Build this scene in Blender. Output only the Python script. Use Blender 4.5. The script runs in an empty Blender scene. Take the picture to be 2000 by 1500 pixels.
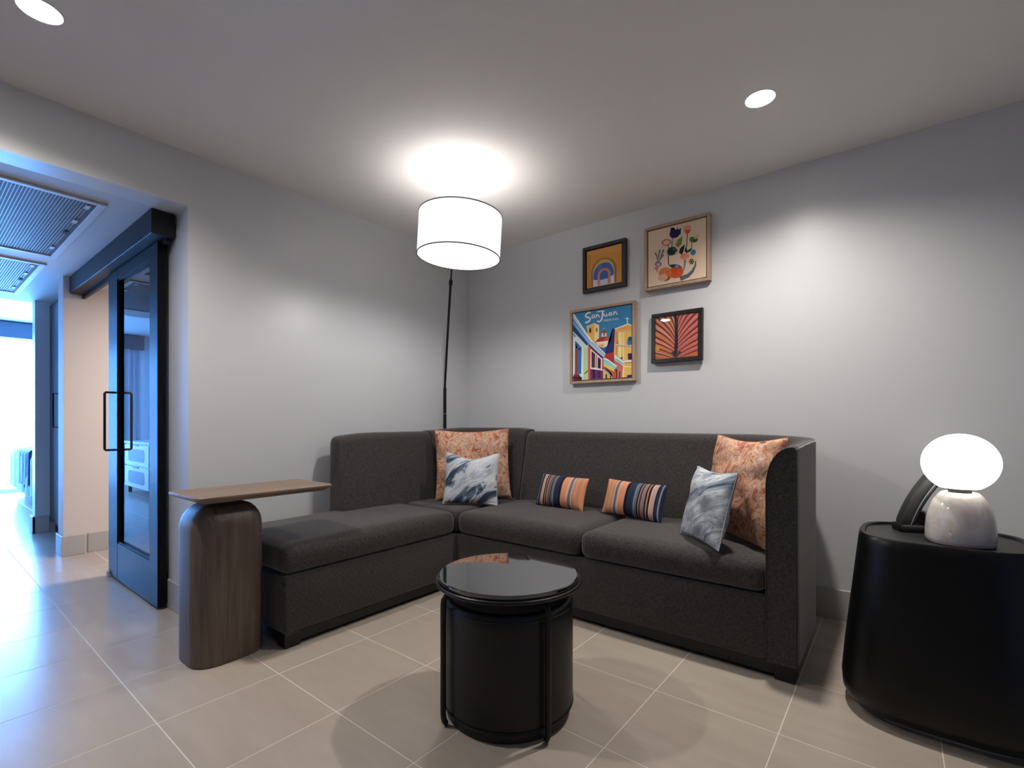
import bpy, bmesh, math, random
from mathutils import Vector, Matrix, noise

random.seed(7)
SC = bpy.context.scene
COL = SC.collection
PI = math.pi

# ------------------------------------------------------------------ camera
TH = 0.66984                                     # heading, turned left from +Y
cam_data = bpy.data.cameras.new('camera')
cam = bpy.data.objects.new('camera', cam_data)
COL.objects.link(cam)
cam.location = (0, 0, 1.0)
cam.rotation_euler = (PI / 2, 0, TH)
cam_data.sensor_width = 36.0
cam_data.lens = 36.0 * 950.2 / 2000.0
cam_data.shift_y = 73.8 / 2000.0
cam_data.clip_start = 0.05
SC.camera = cam

# ------------------------------------------------------------------ sky, exposure
W = bpy.data.worlds.new('sky')
SC.world = W
W.use_nodes = True
bg = W.node_tree.nodes['Background']
bg.inputs['Color'].default_value = (0.145, 0.42, 1.0, 1)
bg.inputs['Strength'].default_value = 40.0
SC.view_settings.view_transform = 'Standard'
SC.view_settings.look = 'None'
SC.view_settings.exposure = 0.34
SC.view_settings.gamma = 1.0
SC.view_settings.use_curve_mapping = False
SC.cycles.use_denoising = True
SC.cycles.max_bounces = 10
SC.cycles.diffuse_bounces = 6
SC.cycles.caustics_reflective = False
SC.cycles.caustics_refractive = False
SC.cycles.sample_clamp_indirect = 6.0

P_DOWN = 96.0      # each recessed downlight
P_BULB = 3.6       # floor lamp bulb
P_LAMP_DOWN = 17.0  # light through the diffuser of the floor lamp
P_BATH = 27.0        # warm lamp of the bathroom
WARM = (1.0, 0.93, 0.86)

portal = bpy.data.lights.new('window_portal', 'AREA')
portal.shape = 'RECTANGLE'
portal.size = 2.3
portal.size_y = 3.7
portal.energy = 1.0
portal.cycles.is_portal = True

# ------------------------------------------------------------------ materials
def rgb(r, g, b):
    f = lambda c: (c / 255 / 12.92) if c / 255 <= 0.04045 else ((c / 255 + 0.055) / 1.055) ** 2.4
    return (f(r), f(g), f(b), 1.0)

class NT:
    """tiny node helper"""
    def __init__(self, name):
        self.m = bpy.data.materials.new(name)
        self.m.use_nodes = True
        self.t = self.m.node_tree
        self.p = self.t.nodes['Principled BSDF']
    def n(self, kind, **kw):
        nd = self.t.nodes.new(kind)
        for k, v in kw.items():
            if k.startswith('_'):
                setattr(nd, k[1:], v)
            else:
                nd.inputs[k.replace('__', ' ')].default_value = v
        return nd
    def l(self, a, b):
        self.t.links.new(a, b)
    def ramp(self, stops, interp='LINEAR'):
        r = self.t.nodes.new('ShaderNodeValToRGB')
        cr = r.color_ramp
        cr.interpolation = interp
        cr.elements[0].position, cr.elements[0].color = stops[0]
        cr.elements[1].position, cr.elements[1].color = stops[-1]
        for pos, c in stops[1:-1]:
            e = cr.elements.new(pos)
            e.color = c
        return r

def simple(name, col, rough=0.5, metal=0.0, spec=0.5, emit=None, es=0.0, var=0.0, scale=8.0, bump=0.0, bscale=200.0, coat=0.0):
    k = NT(name)
    k.p.inputs['Base Color'].default_value = col
    k.p.inputs['Roughness'].default_value = rough
    k.p.inputs['Metallic'].default_value = metal
    k.p.inputs['Specular IOR Level'].default_value = spec
    k.p.inputs['Coat Weight'].default_value = coat
    k.p.inputs['Coat Roughness'].default_value = 0.03
    if emit:
        k.p.inputs['Emission Color'].default_value = emit
        k.p.inputs['Emission Strength'].default_value = es
    tc = k.n('ShaderNodeTexCoord')
    if var > 0:
        nz = k.n('ShaderNodeTexNoise', Scale=scale, Detail=4.0)
        k.l(tc.outputs['Object'], nz.inputs['Vector'])
        lo = tuple(c * (1 - var) for c in col[:3]) + (1,)
        hi = tuple(min(1, c * (1 + var)) for c in col[:3]) + (1,)
        r = k.ramp([(0.3, lo), (0.7, hi)])
        k.l(nz.outputs['Fac'], r.inputs['Fac'])
        k.l(r.outputs['Color'], k.p.inputs['Base Color'])
    if bump > 0:
        nb = k.n('ShaderNodeTexNoise', Scale=bscale, Detail=3.0)
        k.l(tc.outputs['Object'], nb.inputs['Vector'])
        b = k.n('ShaderNodeBump', Strength=bump, Distance=0.002)
        k.l(nb.outputs['Fac'], b.inputs['Height'])
        k.l(b.outputs['Normal'], k.p.inputs['Normal'])
    return k.m

def wood(name, c1, c2, axis='Z', scale=14.0, rough=0.45):
    k = NT(name)
    tc = k.n('ShaderNodeTexCoord')
    mp = k.n('ShaderNodeMapping')
    s = {'X': (0.08, 1, 1), 'Y': (1, 0.08, 1), 'Z': (1, 1, 0.06)}[axis]
    mp.inputs['Scale'].default_value = tuple(v * scale for v in s)
    k.l(tc.outputs['Object'], mp.inputs['Vector'])
    nz = k.n('ShaderNodeTexNoise', Scale=3.0, Detail=8.0, Roughness=0.65, Distortion=0.4)
    k.l(mp.outputs['Vector'], nz.inputs['Vector'])
    r = k.ramp([(0.32, c1), (0.68, c2)])
    k.l(nz.outputs['Fac'], r.inputs['Fac'])
    k.l(r.outputs['Color'], k.p.inputs['Base Color'])
    k.p.inputs['Roughness'].default_value = rough
    b = k.n('ShaderNodeBump', Strength=0.25, Distance=0.001)
    k.l(nz.outputs['Fac'], b.inputs['Height'])
    k.l(b.outputs['Normal'], k.p.inputs['Normal'])
    return k.m

def weave(name, lo, hi, rough=0.9, scale=420.0):
    k = NT(name)
    tc = k.n('ShaderNodeTexCoord')
    tot = None
    for s in ((1, 1, 6), (6, 6, 1)):
        mp = k.n('ShaderNodeMapping')
        mp.inputs['Scale'].default_value = tuple(v * scale / 6 for v in s)
        k.l(tc.outputs['Object'], mp.inputs['Vector'])
        nz = k.n('ShaderNodeTexNoise', Scale=1.0, Detail=2.0)
        k.l(mp.outputs['Vector'], nz.inputs['Vector'])
        if tot is None:
            tot = nz.outputs['Fac']
        else:
            a = k.n('ShaderNodeMath', _operation='ADD')
            k.l(tot, a.inputs[0]); k.l(nz.outputs['Fac'], a.inputs[1])
            h = k.n('ShaderNodeMath', _operation='MULTIPLY')
            k.l(a.outputs[0], h.inputs[0]); h.inputs[1].default_value = 0.5
            tot = h.outputs[0]
    r = k.ramp([(0.36, lo), (0.64, hi)])
    k.l(tot, r.inputs['Fac'])
    k.l(r.outputs['Color'], k.p.inputs['Base Color'])
    k.p.inputs['Roughness'].default_value = rough
    k.p.inputs['Specular IOR Level'].default_value = 0.2
    k.p.inputs['Sheen Weight'].default_value = 0.42
    k.p.inputs['Sheen Roughness'].default_value = 0.4
    b = k.n('ShaderNodeBump', Strength=0.35, Distance=0.0015)
    k.l(tot, b.inputs['Height'])
    k.l(b.outputs['Normal'], k.p.inputs['Normal'])
    return k.m

M = {}
M['wall'] = simple('grey_wall_paint', rgb(206, 208, 211), rough=0.36, spec=0.5, bump=0.04, bscale=240)
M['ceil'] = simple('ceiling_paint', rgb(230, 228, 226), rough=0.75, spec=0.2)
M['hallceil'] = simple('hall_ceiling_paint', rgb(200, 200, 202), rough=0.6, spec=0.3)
M['pinkwall'] = simple('bathroom_wall_paint', rgb(214, 205, 199), rough=0.6, spec=0.3)
M['base'] = simple('baseboard_paint', rgb(176, 175, 173), rough=0.4)
M['grout'] = simple('grout', rgb(212, 204, 192), rough=0.8)
M['blackmetal'] = simple('black_metal', rgb(14, 14, 15), rough=0.40, metal=0.0, spec=0.4)
M['plinth'] = simple('black_plinth', rgb(14, 14, 15), rough=0.5)
M['fabric'] = weave('charcoal_fabric', rgb(43, 40, 40), rgb(82, 78, 77))
M['fabric2'] = weave('charcoal_piping', rgb(40, 38, 38), rgb(64, 60, 60))
M['table_wood'] = wood('dark_walnut_veneer', rgb(76, 64, 57), rgb(112, 97, 87), 'Z')
M['table_top'] = wood('walnut_top', rgb(110, 91, 76), rgb(142, 119, 101), 'Y')
M['oak'] = wood('pale_oak_frame', rgb(160, 130, 106), rgb(192, 164, 138), 'Z', 20)
M['blackframe'] = simple('black_frame', rgb(22, 19, 18), rough=0.45)
M['leather'] = simple('black_leather', rgb(11, 11, 12), rough=0.40, spec=0.4, bump=0.25, bscale=420)
M['blackglass'] = simple('black_back_painted_glass', rgb(16, 15, 15), rough=0.03, spec=1.0, coat=1.0)
M['blackglass'].node_tree.nodes['Principled BSDF'].inputs['Coat IOR'].default_value = 1.8
M['console'] = simple('black_satin_lacquer', rgb(9, 9, 10), rough=0.34, spec=0.35)
M['consoletop'] = simple('black_brushed_top', rgb(34, 34, 35), rough=0.4, spec=0.5, var=0.15, scale=60)
M['plastic'] = simple('black_plastic', rgb(20, 20, 20), rough=0.4)
M['phonegrey'] = simple('phone_dark_grey', rgb(46, 46, 46), rough=0.5)
M['silver'] = simple('silver_line', rgb(190, 190, 188), rough=0.3, metal=0.8)
M['doorwood'] = wood('black_stained_oak', rgb(8, 9, 11), rgb(26, 28, 32), 'Z', 34, rough=0.36)
M['doorwood'].node_tree.nodes['Principled BSDF'].inputs['Specular IOR Level'].default_value = 0.12
M['header'] = simple('charcoal_header_paint', rgb(32, 32, 34), rough=0.5, spec=0.3)
M['closet'] = simple('dark_closet_laminate', rgb(34, 36, 40), rough=0.35)
M['grille'] = simple('vent_white_metal', rgb(196, 196, 198), rough=0.5)
M['mesh'] = simple('vent_mesh_metal', rgb(150, 151, 154), rough=0.5)
M['darkgap'] = simple('dark_gap', rgb(40, 38, 38), rough=0.8)
M['white'] = simple('white_lacquer', rgb(225, 226, 228), rough=0.4)
M['inset'] = simple('grey_drawer_inset', rgb(140, 150, 160), rough=0.6)
M['linen'] = weave('blue_grey_quilt', rgb(120, 140, 165), rgb(150, 168, 190), scale=120)
M['throw'] = weave('slate_throw', rgb(84, 98, 120), rgb(110, 124, 146), scale=120)
M['curtain'] = simple('sheer_curtain', rgb(200, 206, 214), rough=0.8)
M['valence'] = simple('slate_valence', rgb(84, 92, 104), rough=0.7)
M['rim'] = simple('shade_trim', rgb(92, 88, 86), rough=0.6)
M['lens'] = simple('downlight_lens', rgb(250, 245, 235), rough=0.5, emit=(1.0, 0.95, 0.88, 1), es=30.0)
M['trimwhite'] = simple('downlight_trim', rgb(225, 222, 218), rough=0.5)
M['globe'] = simple('opal_glass_globe', rgb(250, 248, 245), rough=0.3, emit=(1.0, 0.95, 0.88, 1), es=4.2)
M['shade'] = simple('lit_white_fabric_shade', rgb(240, 236, 234), rough=0.8, emit=(1.0, 0.97, 0.96, 1), es=0.78)
M['diffuser'] = simple('lit_lamp_diffuser', rgb(250, 250, 250), rough=0.6, emit=(1.0, 0.98, 0.95, 1), es=1.7)

# tile
k = NT('floor_tile')
tc = k.n('ShaderNodeTexCoord')
oi = k.n('ShaderNodeObjectInfo')
mp = k.n('ShaderNodeMapping')
mp.inputs['Scale'].default_value = (2, 9, 1)
k.l(tc.outputs['Object'], mp.inputs['Vector'])
k.l(oi.outputs['Location'], mp.inputs['Location'])
nz = k.n('ShaderNodeTexNoise', Scale=1.6, Detail=6.0)
k.l(mp.outputs['Vector'], nz.inputs['Vector'])
r = k.ramp([(0.25, rgb(172, 160, 147)), (0.75, rgb(182, 171, 158))])
k.l(nz.outputs['Fac'], r.inputs['Fac'])
k.l(r.outputs['Color'], k.p.inputs['Base Color'])
k.p.inputs['Roughness'].default_value = 0.23
k.p.inputs['Specular IOR Level'].default_value = 0.45
M['tile'] = k.m

# marble
k = NT('cream_marble')
tc = k.n('ShaderNodeTexCoord')
nz = k.n('ShaderNodeTexNoise', Scale=9.0, Detail=5.0, Distortion=1.2)
k.l(tc.outputs['Object'], nz.inputs['Vector'])
r = k.ramp([(0.25, rgb(196, 186, 180)), (0.46, rgb(222, 216, 210)), (0.54, rgb(212, 200, 190)), (0.8, rgb(228, 223, 218))])
k.l(nz.outputs['Fac'], r.inputs['Fac'])
k.l(r.outputs['Color'], k.p.inputs['Base Color'])
k.p.inputs['Roughness'].default_value = 0.08
k.p.inputs['Coat Weight'].default_value = 0.4
M['marble'] = k.m

# tinted glass of the sliding door, picture glass, window pane
def pane_mat(name, tint, ior, rough=0.0):
    k = NT(name)
    k.t.nodes.remove(k.p)
    out = [n for n in k.t.nodes if n.type == 'OUTPUT_MATERIAL'][0]
    tr = k.n('ShaderNodeBsdfTransparent'); tr.inputs['Color'].default_value = tint
    gl = k.n('ShaderNodeBsdfGlossy'); gl.inputs['Roughness'].default_value = rough
    fr0 = k.n('ShaderNodeFresnel'); fr0.inputs['IOR'].default_value = ior
    ge = k.n('ShaderNodeNewGeometry')                    # the rear face of a pane adds no second mirror
    iv = k.n('ShaderNodeMath', _operation='SUBTRACT'); iv.inputs[0].default_value = 1.0
    k.l(ge.outputs['Backfacing'], iv.inputs[1])
    fr = k.n('ShaderNodeMath', _operation='MULTIPLY')
    k.l(fr0.outputs[0], fr.inputs[0]); k.l(iv.outputs[0], fr.inputs[1])
    mx = k.n('ShaderNodeMixShader')
    k.l(fr.outputs[0], mx.inputs[0]); k.l(tr.outputs[0], mx.inputs[1]); k.l(gl.outputs[0], mx.inputs[2])
    k.l(mx.outputs[0], out.inputs['Surface'])
    return k.m
M['doorglass'] = pane_mat('tinted_door_glass', (0.22, 0.24, 0.26, 1), 1.6)
M['picglass'] = pane_mat('picture_glass', (0.97, 0.97, 0.97, 1), 1.75)
M['winglass'] = pane_mat('window_glass', (0.96, 0.98, 1.0, 1), 1.3)

# cushion covers (all read the UV of the cover)
def uvmat(name):
    k = NT(name)
    k.p.inputs['Roughness'].default_value = 0.85
    k.p.inputs['Specular IOR Level'].default_value = 0.2
    k.uv = k.n('ShaderNodeTexCoord').outputs['UV']
    return k

def damask(name, shift):
    k = uvmat(name)
    mp = k.n('ShaderNodeMapping'); mp.inputs['Location'].default_value = (shift, shift * 0.7, shift)
    mp.inputs['Scale'].default_value = (8.5, 6.5, 1)
    k.l(k.uv, mp.inputs['Vector'])
    n1 = k.n('ShaderNodeTexNoise', Scale=1.0, Detail=2.0, Distortion=1.9)
    k.l(mp.outputs['Vector'], n1.inputs['Vector'])
    r1 = k.ramp([(0.0, rgb(138, 58, 50)), (0.37, rgb(156, 72, 60)), (0.42, rgb(196, 118, 76)), (0.49, rgb(222, 194, 162)),
                 (0.54, rgb(202, 138, 96)), (0.60, rgb(160, 140, 148)), (0.66, rgb(226, 204, 178)), (1.0, rgb(150, 70, 60))])
    k.l(n1.outputs['Fac'], r1.inputs['Fac'])
    n2 = k.n('ShaderNodeTexNoise', Scale=3.2, Detail=4.0, Distortion=1.0)
    k.l(mp.outputs['Vector'], n2.inputs['Vector'])
    r2 = k.ramp([(0.38, rgb(150, 84, 74)), (0.5, rgb(206, 172, 140)), (0.62, rgb(182, 152, 150))])
    k.l(n2.outputs['Fac'], r2.inputs['Fac'])
    mx = k.n('ShaderNodeMix', _data_type='RGBA'); mx.inputs[0].default_value = 0.38
    k.l(r1.outputs['Color'], mx.inputs[6]); k.l(r2.outputs['Color'], mx.inputs[7])
    k.l(mx.outputs[2], k.p.inputs['Base Color'])
    return k.m

def brushed(name, rot, shift, dark, st=None):
    k = uvmat(name)
    mp = k.n('ShaderNodeMapping')
    mr = k.n('ShaderNodeMapping'); mr.inputs['Rotation'].default_value = (0, 0, rot)
    k.l(k.uv, mr.inputs['Vector'])
    mp.inputs['Location'].default_value = (shift, 1.7 * shift, 0)
    mp.inputs['Scale'].default_value = (0.9, 2.9, 1)
    k.l(mr.outputs['Vector'], mp.inputs['Vector'])
    n1 = k.n('ShaderNodeTexNoise', Scale=1.15, Detail=5.0, Roughness=0.62, Distortion=0.7)
    k.l(mp.outputs['Vector'], n1.inputs['Vector'])
    st = st or [(0.0, rgb(34, 48, 66)), (0.33 + dark, rgb(52, 70, 90)), (0.40 + dark, rgb(128, 142, 158)), (0.48, rgb(188, 194, 202)),
          (0.56, rgb(206, 210, 216)), (0.62, rgb(160, 170, 182)), (0.70, rgb(222, 224, 228)), (1.0, rgb(90, 106, 126))]
    r1 = k.ramp(st)
    k.l(n1.outputs['Fac'], r1.inputs['Fac'])
    k.l(r1.outputs['Color'], k.p.inputs['Base Color'])
    return k.m

def stripes(name):
    k = uvmat(name)
    sp = k.n('ShaderNodeSeparateXYZ'); k.l(k.uv, sp.inputs[0])
    navy, lblue, choc, cream, mauve, orange, slate, tan = (rgb(42, 52, 76), rgb(136, 148, 164), rgb(42, 30, 34), rgb(206, 186, 168),
        rgb(150, 124, 122), rgb(220, 150, 112), rgb(104, 106, 128), rgb(196, 142, 108))
    seq = [(0, navy), (.03, lblue), (.05, navy), (.08, choc), (.10, rgb(196, 160, 150)), (.155, cream), (.175, choc), (.205, tan), (.225, choc), (.25, mauve),
           (.30, choc), (.315, mauve), (.335, choc), (.36, lblue), (.375, navy), (.385, lblue), (.40, slate), (.42, navy), (.52, rgb(28, 26, 38)), (.565, orange), (.68, cream), (.70, orange), (.715, slate),
           (.765, cream), (.785, tan), (.83, orange), (.86, tan), (.92, orange)]
    r = k.ramp([(a, b) for a, b in seq], 'CONSTANT')
    k.l(sp.outputs[0], r.inputs['Fac'])
    k.l(r.outputs['Color'], k.p.inputs['Base Color'])
    mp = k.n('ShaderNodeMapping'); mp.inputs['Scale'].default_value = (160, 30, 1)
    k.l(k.uv, mp.inputs['Vector'])
    nb = k.n('ShaderNodeTexNoise', Scale=1.0); k.l(mp.outputs['Vector'], nb.inputs['Vector'])
    b = k.n('ShaderNodeBump', Strength=0.5, Distance=0.002)
    k.l(nb.outputs['Fac'], b.inputs['Height']); k.l(b.outputs['Normal'], k.p.inputs['Normal'])
    return k.m

# one material that reads a colour attribute: flat print of the pictures
k = NT('art_print')
at = k.n('ShaderNodeAttribute'); at.attribute_name = 'ink'
k.l(at.outputs['Color'], k.p.inputs['Base Color'])
k.p.inputs['Roughness'].default_value = 0.6
k.p.inputs['Specular IOR Level'].default_value = 0.2
M['print'] = k.m

# ------------------------------------------------------------------ mesh helpers
def link(name, me, mat=None, parent=None, smooth=35):
    o = bpy.data.objects.new(name, me)
    COL.objects.link(o)
    if mat is not None:
        me.materials.append(M[mat] if isinstance(mat, str) else mat)
    if parent is not None:
        o.parent = parent
    if smooth:
        me.polygons.foreach_set('use_smooth', [True] * len(me.polygons))
        me.set_sharp_from_angle(angle=math.radians(smooth))
    return o

def from_bm(name, bm, mat=None, parent=None, smooth=35):
    bmesh.ops.recalc_face_normals(bm, faces=bm.faces)
    me = bpy.data.meshes.new(name)
    bm.to_mesh(me); bm.free()
    return link(name, me, mat, parent, smooth)

def add_box(bm, x0, x1, y0, y1, z0, z1, bev=0.0, seg=2):
    b = bmesh.new()
    bmesh.ops.create_cube(b, size=1.0)
    for v in b.verts:
        v.co = Vector(((x0 + x1) / 2 + v.co.x * (x1 - x0), (y0 + y1) / 2 + v.co.y * (y1 - y0), (z0 + z1) / 2 + v.co.z * (z1 - z0)))
    if bev > 0:
        bmesh.ops.bevel(b, geom=b.edges[:], offset=bev, segments=seg, profile=0.5, affect='EDGES')
    me = bpy.data.meshes.new('t'); b.to_mesh(me); b.free()
    bm.from_mesh(me); bpy.data.meshes.remove(me)

def box(name, x0, x1, y0, y1, z0, z1, mat, parent=None, bev=0.0, seg=2):
    bm = bmesh.new()
    add_box(bm, x0, x1, y0, y1, z0, z1, bev, seg)
    return from_bm(name, bm, mat, parent)

def loops_to_bm(bm, loops, cap0=True, cap1=True, closed=True):
    rings = [[bm.verts.new(p) for p in lp] for lp in loops]
    n = len(rings[0])
    for a, b in zip(rings[:-1], rings[1:]):
        for i in range(n if closed else n - 1):
            j = (i + 1) % n
            bm.faces.new((a[i], a[j], b[j], b[i]))
    if cap0: bm.faces.new(rings[0][::-1])
    if cap1: bm.faces.new(rings[-1])

def lathe(name, prof, mat, parent=None, n=48, centre=(0, 0, 0), smooth=35, bm=None):
    own = bm is None
    if own: bm = bmesh.new()
    loops = []
    for r, z in prof:
        loops.append([Vector((centre[0] + max(r, 1e-4) * math.cos(2 * PI * i / n), centre[1] + max(r, 1e-4) * math.sin(2 * PI * i / n), centre[2] + z)) for i in range(n)])
    loops_to_bm(bm, loops)
    if own: return from_bm(name, bm, mat, parent, smooth)

def tube(bm, pts, rad, n=12, cap=True):
    pts = [Vector(p) for p in pts]
    rad = rad if isinstance(rad, (list, tuple)) else [rad] * len(pts)
    t0 = (pts[1] - pts[0]).normalized()
    ref = Vector((0, 0, 1)) if abs(t0.z) < 0.9 else Vector((1, 0, 0))
    u = t0.cross(ref).normalized()
    loops = []
    for i, p in enumerate(pts):
        t = (pts[min(i + 1, len(pts) - 1)] - pts[max(i - 1, 0)]).normalized()
        u = (u - t * u.dot(t)).normalized()
        v = t.cross(u)
        loops.append([p + (u * math.cos(2 * PI * k / n) + v * math.sin(2 * PI * k / n)) * rad[i] for k in range(n)])
    loops_to_bm(bm, loops, cap, cap)

def rr(cx, cy, w, d, r, n=8, z=0.0, inset=0.0):
    w2, d2 = w / 2 - inset, d / 2 - inset
    r = max(min(r - inset, w2, d2), 0.002) if inset < r else 0.004
    out = []
    for q, (sx, sy) in enumerate(((1, 1), (-1, 1), (-1, -1), (1, -1))):
        for i in range(n + 1):
            a = q * PI / 2 + i / n * PI / 2
            out.append(Vector((cx + sx * (w2 - r) + r * math.cos(a), cy + sy * (d2 - r) + r * math.sin(a), z)))
    return out

def loft_rr(name, cx, cy, w, d, r, levels, mat, parent=None, n=8):
    bm = bmesh.new()
    loops_to_bm(bm, [rr(cx, cy, w, d, r, n, z, ins) for z, ins in levels])
    return from_bm(name, bm, mat, parent)

def superellipse(cx, cy, a, b, e, z, n=72):
    out = []
    for i in range(n):
        t = 2 * PI * i / n
        c, s = math.cos(t), math.sin(t)
        out.append(Vector((cx + a * math.copysign(abs(c) ** (2 / e), c), cy + b * math.copysign(abs(s) ** (2 / e), s), z)))
    return out

def cushion_box(name, x0, x1, y0, y1, z0, z1, r, crown, mat, parent=None, bulge=0.0, nx=22, ny=22, nz=6, seed=0):
    """box seat cushion: rounded edges, crowned top, slightly bulging sides"""
    bm = bmesh.new()
    c = Vector(((x0 + x1) / 2, (y0 + y1) / 2, (z0 + z1) / 2))
    h = Vector(((x1 - x0) / 2, (y1 - y0) / 2, (z1 - z0) / 2))
    cache = {}
    def ease(t):                                     # gather grid lines near the edges
        return math.copysign(1 - (1 - abs(t)) ** 1.7, t)
    def vert(u, v, w):
        key = (round(u, 5), round(v, 5), round(w, 5))
        if key in cache: return cache[key]
        p = Vector((ease(u) * h.x, ease(v) * h.y, ease(w) * h.z))
        q = Vector((max(-h.x + r, min(h.x - r, p.x)), max(-h.y + r, min(h.y - r, p.y)), max(-h.z + r, min(h.z - r, p.z))))
        d = p - q
        if d.length > 1e-9: p = q + d.normalized() * min(d.length, r) if d.length > r else q + d
        fx, fy, fz = 1 - (p.x / h.x) ** 2, 1 - (p.y / h.y) ** 2, 1 - (p.z / h.z) ** 2
        if p.z > 0: p.z += crown * (max(fx, 0) * max(fy, 0)) ** 0.5 * (p.z / h.z)
        p.x += bulge * math.copysign(1, p.x) * max(fz, 0) * max(fy, 0) * (abs(p.x) / h.x) ** 4
        p.y += bulge * math.copysign(1, p.y) * max(fz, 0) * max(fx, 0) * (abs(p.y) / h.y) ** 4
        nn = noise.noise(Vector((p.x * 4 + seed, p.y * 4, p.z * 4)))
        p += Vector((0, 0, nn * 0.004)) if p.z > 0 else Vector((0, 0, 0))
        cache[key] = bm.verts.new(c + p)
        return cache[key]
    def face(ax, s, na, nb):
        for i in range(na):
            for j in range(nb):
                cs = []
                for a, b in ((i, j), (i + 1, j), (i + 1, j + 1), (i, j + 1)):
                    u, v = -1 + 2 * a / na, -1 + 2 * b / nb
                    cs.append(vert(*((s, u, v) if ax == 0 else (u, s, v) if ax == 1 else (u, v, s))))
                try: bm.faces.new(cs)
                except ValueError: pass
    for s in (-1, 1):
        face(0, s, ny, nz); face(1, s, nx, nz); face(2, s, nx, ny)
    return from_bm(name, bm, mat, parent, 60)

def set_tags(o, label=None, cat=None, group=None, kind=None):
    if label: o['label'] = label
    if cat: o['category'] = cat
    if group: o['group'] = group
    if kind: o['kind'] = kind
    return o

def thing(name, label, cat, loc=(0, 0, 0), group=None):
    o = bpy.data.objects.new(name, None)
    COL.objects.link(o)
    o.empty_display_size = 0.05
    o.location = loc
    return set_tags(o, label, cat, group)

def adopt(root):
    """children were modelled in world space: keep them there under the thing"""
    for c in root.children:
        c.matrix_parent_inverse = Matrix.Translation(-Vector(root.location))
        # shift into the local space so that the mesh origin sits at the thing's base
    return root

def struct(o):
    o['kind'] = 'structure'
    return o

# ------------------------------------------------------------------ the setting
XW, YW, H, HH = -2.81, 2.96, 2.362, 2.09            # left wall, right wall, ceiling, hall ceiling
OPY = 0.912                                          # end of the opening in the left wall
XB, BH = -9.8, 2.40                                  # window wall and ceiling height of the bedroom

# floor: slab in grout colour, tiles as parts
floor = struct(box('floor', -10.2, 2.4, -2.7, 3.3, -0.12, -0.0006, 'grout'))
TS, TX0, TY0 = 0.4065, -1.9252, 0.5335
bm = bmesh.new()
g = 0.0016
add_box(bm, g, TS - g, g, TS - g, -0.012, 0.0, 0.0)
top = [e for e in bm.edges if all(abs(v.co.z) < 1e-6 for v in e.verts)]
bmesh.ops.bevel(bm, geom=top, offset=0.0008, segments=1, affect='EDGES')
tile_me = bpy.data.meshes.new('tile'); bm.to_mesh(tile_me); bm.free()
tile_me.materials.append(M['tile'])
F = Vector((-math.sin(TH), math.cos(TH), 0)); R = Vector((math.cos(TH), math.sin(TH), 0))
def proj(p):
    d = Vector(p).dot(F) if len(p) == 2 else (Vector((p[0], p[1], 0))).dot(F)
    if d < 0.2: return None
    return 1000 + 950.2 * Vector((p[0], p[1], 0)).dot(R) / d, 823.8 + 950.2 / d
cells = []
for i in range(-21, 11):
    for j in range(-8, 7):
        x, y = TX0 + i * TS, TY0 + j * TS
        if x < XB - 0.3 or x > 2.2 or y < -2.7 or y > 3.1: continue
        vis = False
        for a in (0, 0.25, 0.5, 0.75, 1):
            for b in (0, 0.25, 0.5, 0.75, 1):
                q = proj((x + a * TS, y + b * TS, 0))
                if q and -60 < q[0] < 2060 and q[1] < 1560: vis = True
        hidden = (y > 2.2 and -2.6 < x < -0.9) or (y > 1.2 and x < -2.9) or (x > -2.9 and y + TS > YW + 0.35)
        dist = math.hypot(x, y)
        cells.append((not (vis and not hidden), dist, x, y))
cells.sort()
rest = bmesh.new()
near = 0
for bad, dist, x, y in cells:
    if not bad and near < 290:
        o = bpy.data.objects.new('tile', tile_me)
        COL.objects.link(o); o.parent = floor; o.location = (x, y, 0)
        near += 1
    else:
        vs = [rest.verts.new((x + a * TS + (g if a == 0 else -g), y + b * TS + (g if b == 0 else -g), 0)) for a, b in ((0, 0), (1, 0), (1, 1), (0, 1))]
        rest.faces.new(vs)
o = from_bm('outlying_tiles', rest, 'tile', floor, 0); o['kind'] = 'stuff'

struct(box('ceiling', XW, 2.4, -2.7, 3.1, H, H + 0.1, 'ceil'))
struct(box('wall_right', XW - 0.14, 2.4, YW, YW + 0.12, -0.1, H + 0.1, 'wall'))
bm = bmesh.new()
add_box(bm, XW - 0.14, XW, OPY, YW, -0.1, H + 0.1)
add_box(bm, XW - 0.14, XW, -0.60, OPY, HH, H + 0.1)
add_box(bm, XW - 0.14, XW, -2.7, -0.60, -0.1, H + 0.1)
struct(from_bm('wall_left', bm, 'wall'))
struct(box('wall_front', XW - 0.14, 2.4, -2.8, -2.7, -0.1, H + 0.1, 'wall'))
struct(box('wall_rear', 2.3, 2.42, -2.7, 3.0, -0.1, H + 0.1, 'wall'))

# hallway, bathroom doorway, closet niche
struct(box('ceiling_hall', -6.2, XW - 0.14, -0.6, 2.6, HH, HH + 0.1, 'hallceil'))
bm = bmesh.new()
add_box(bm, -3.25, XW - 0.14, OPY, 1.02, -0.1, HH)
add_box(bm, -4.87, -3.25, 0.95, 1.02, 2.03, HH)
struct(from_bm('wall_hall', bm, 'wall'))
struct(box('wall_bathroom', -5.05, -4.87, 0.765, 2.60, -0.1, HH, 'pinkwall'))
struct(box('wall_bathroom_rear', -5.05, XW - 0.14, 2.50, 2.60, -0.1, HH, 'pinkwall'))
struct(box('ceiling_bathroom', -4.87, XW - 0.14, 1.02, 2.50, 2.03, 2.06, 'pinkwall'))
struct(box('wall_closet', -6.20, -6.07, 0.765, 3.0, -0.1, HH, 'wall'))
struct(box('wall_hall_left', -6.2, XW - 0.14, -0.72, -0.60, -0.1, HH, 'wall'))
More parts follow.
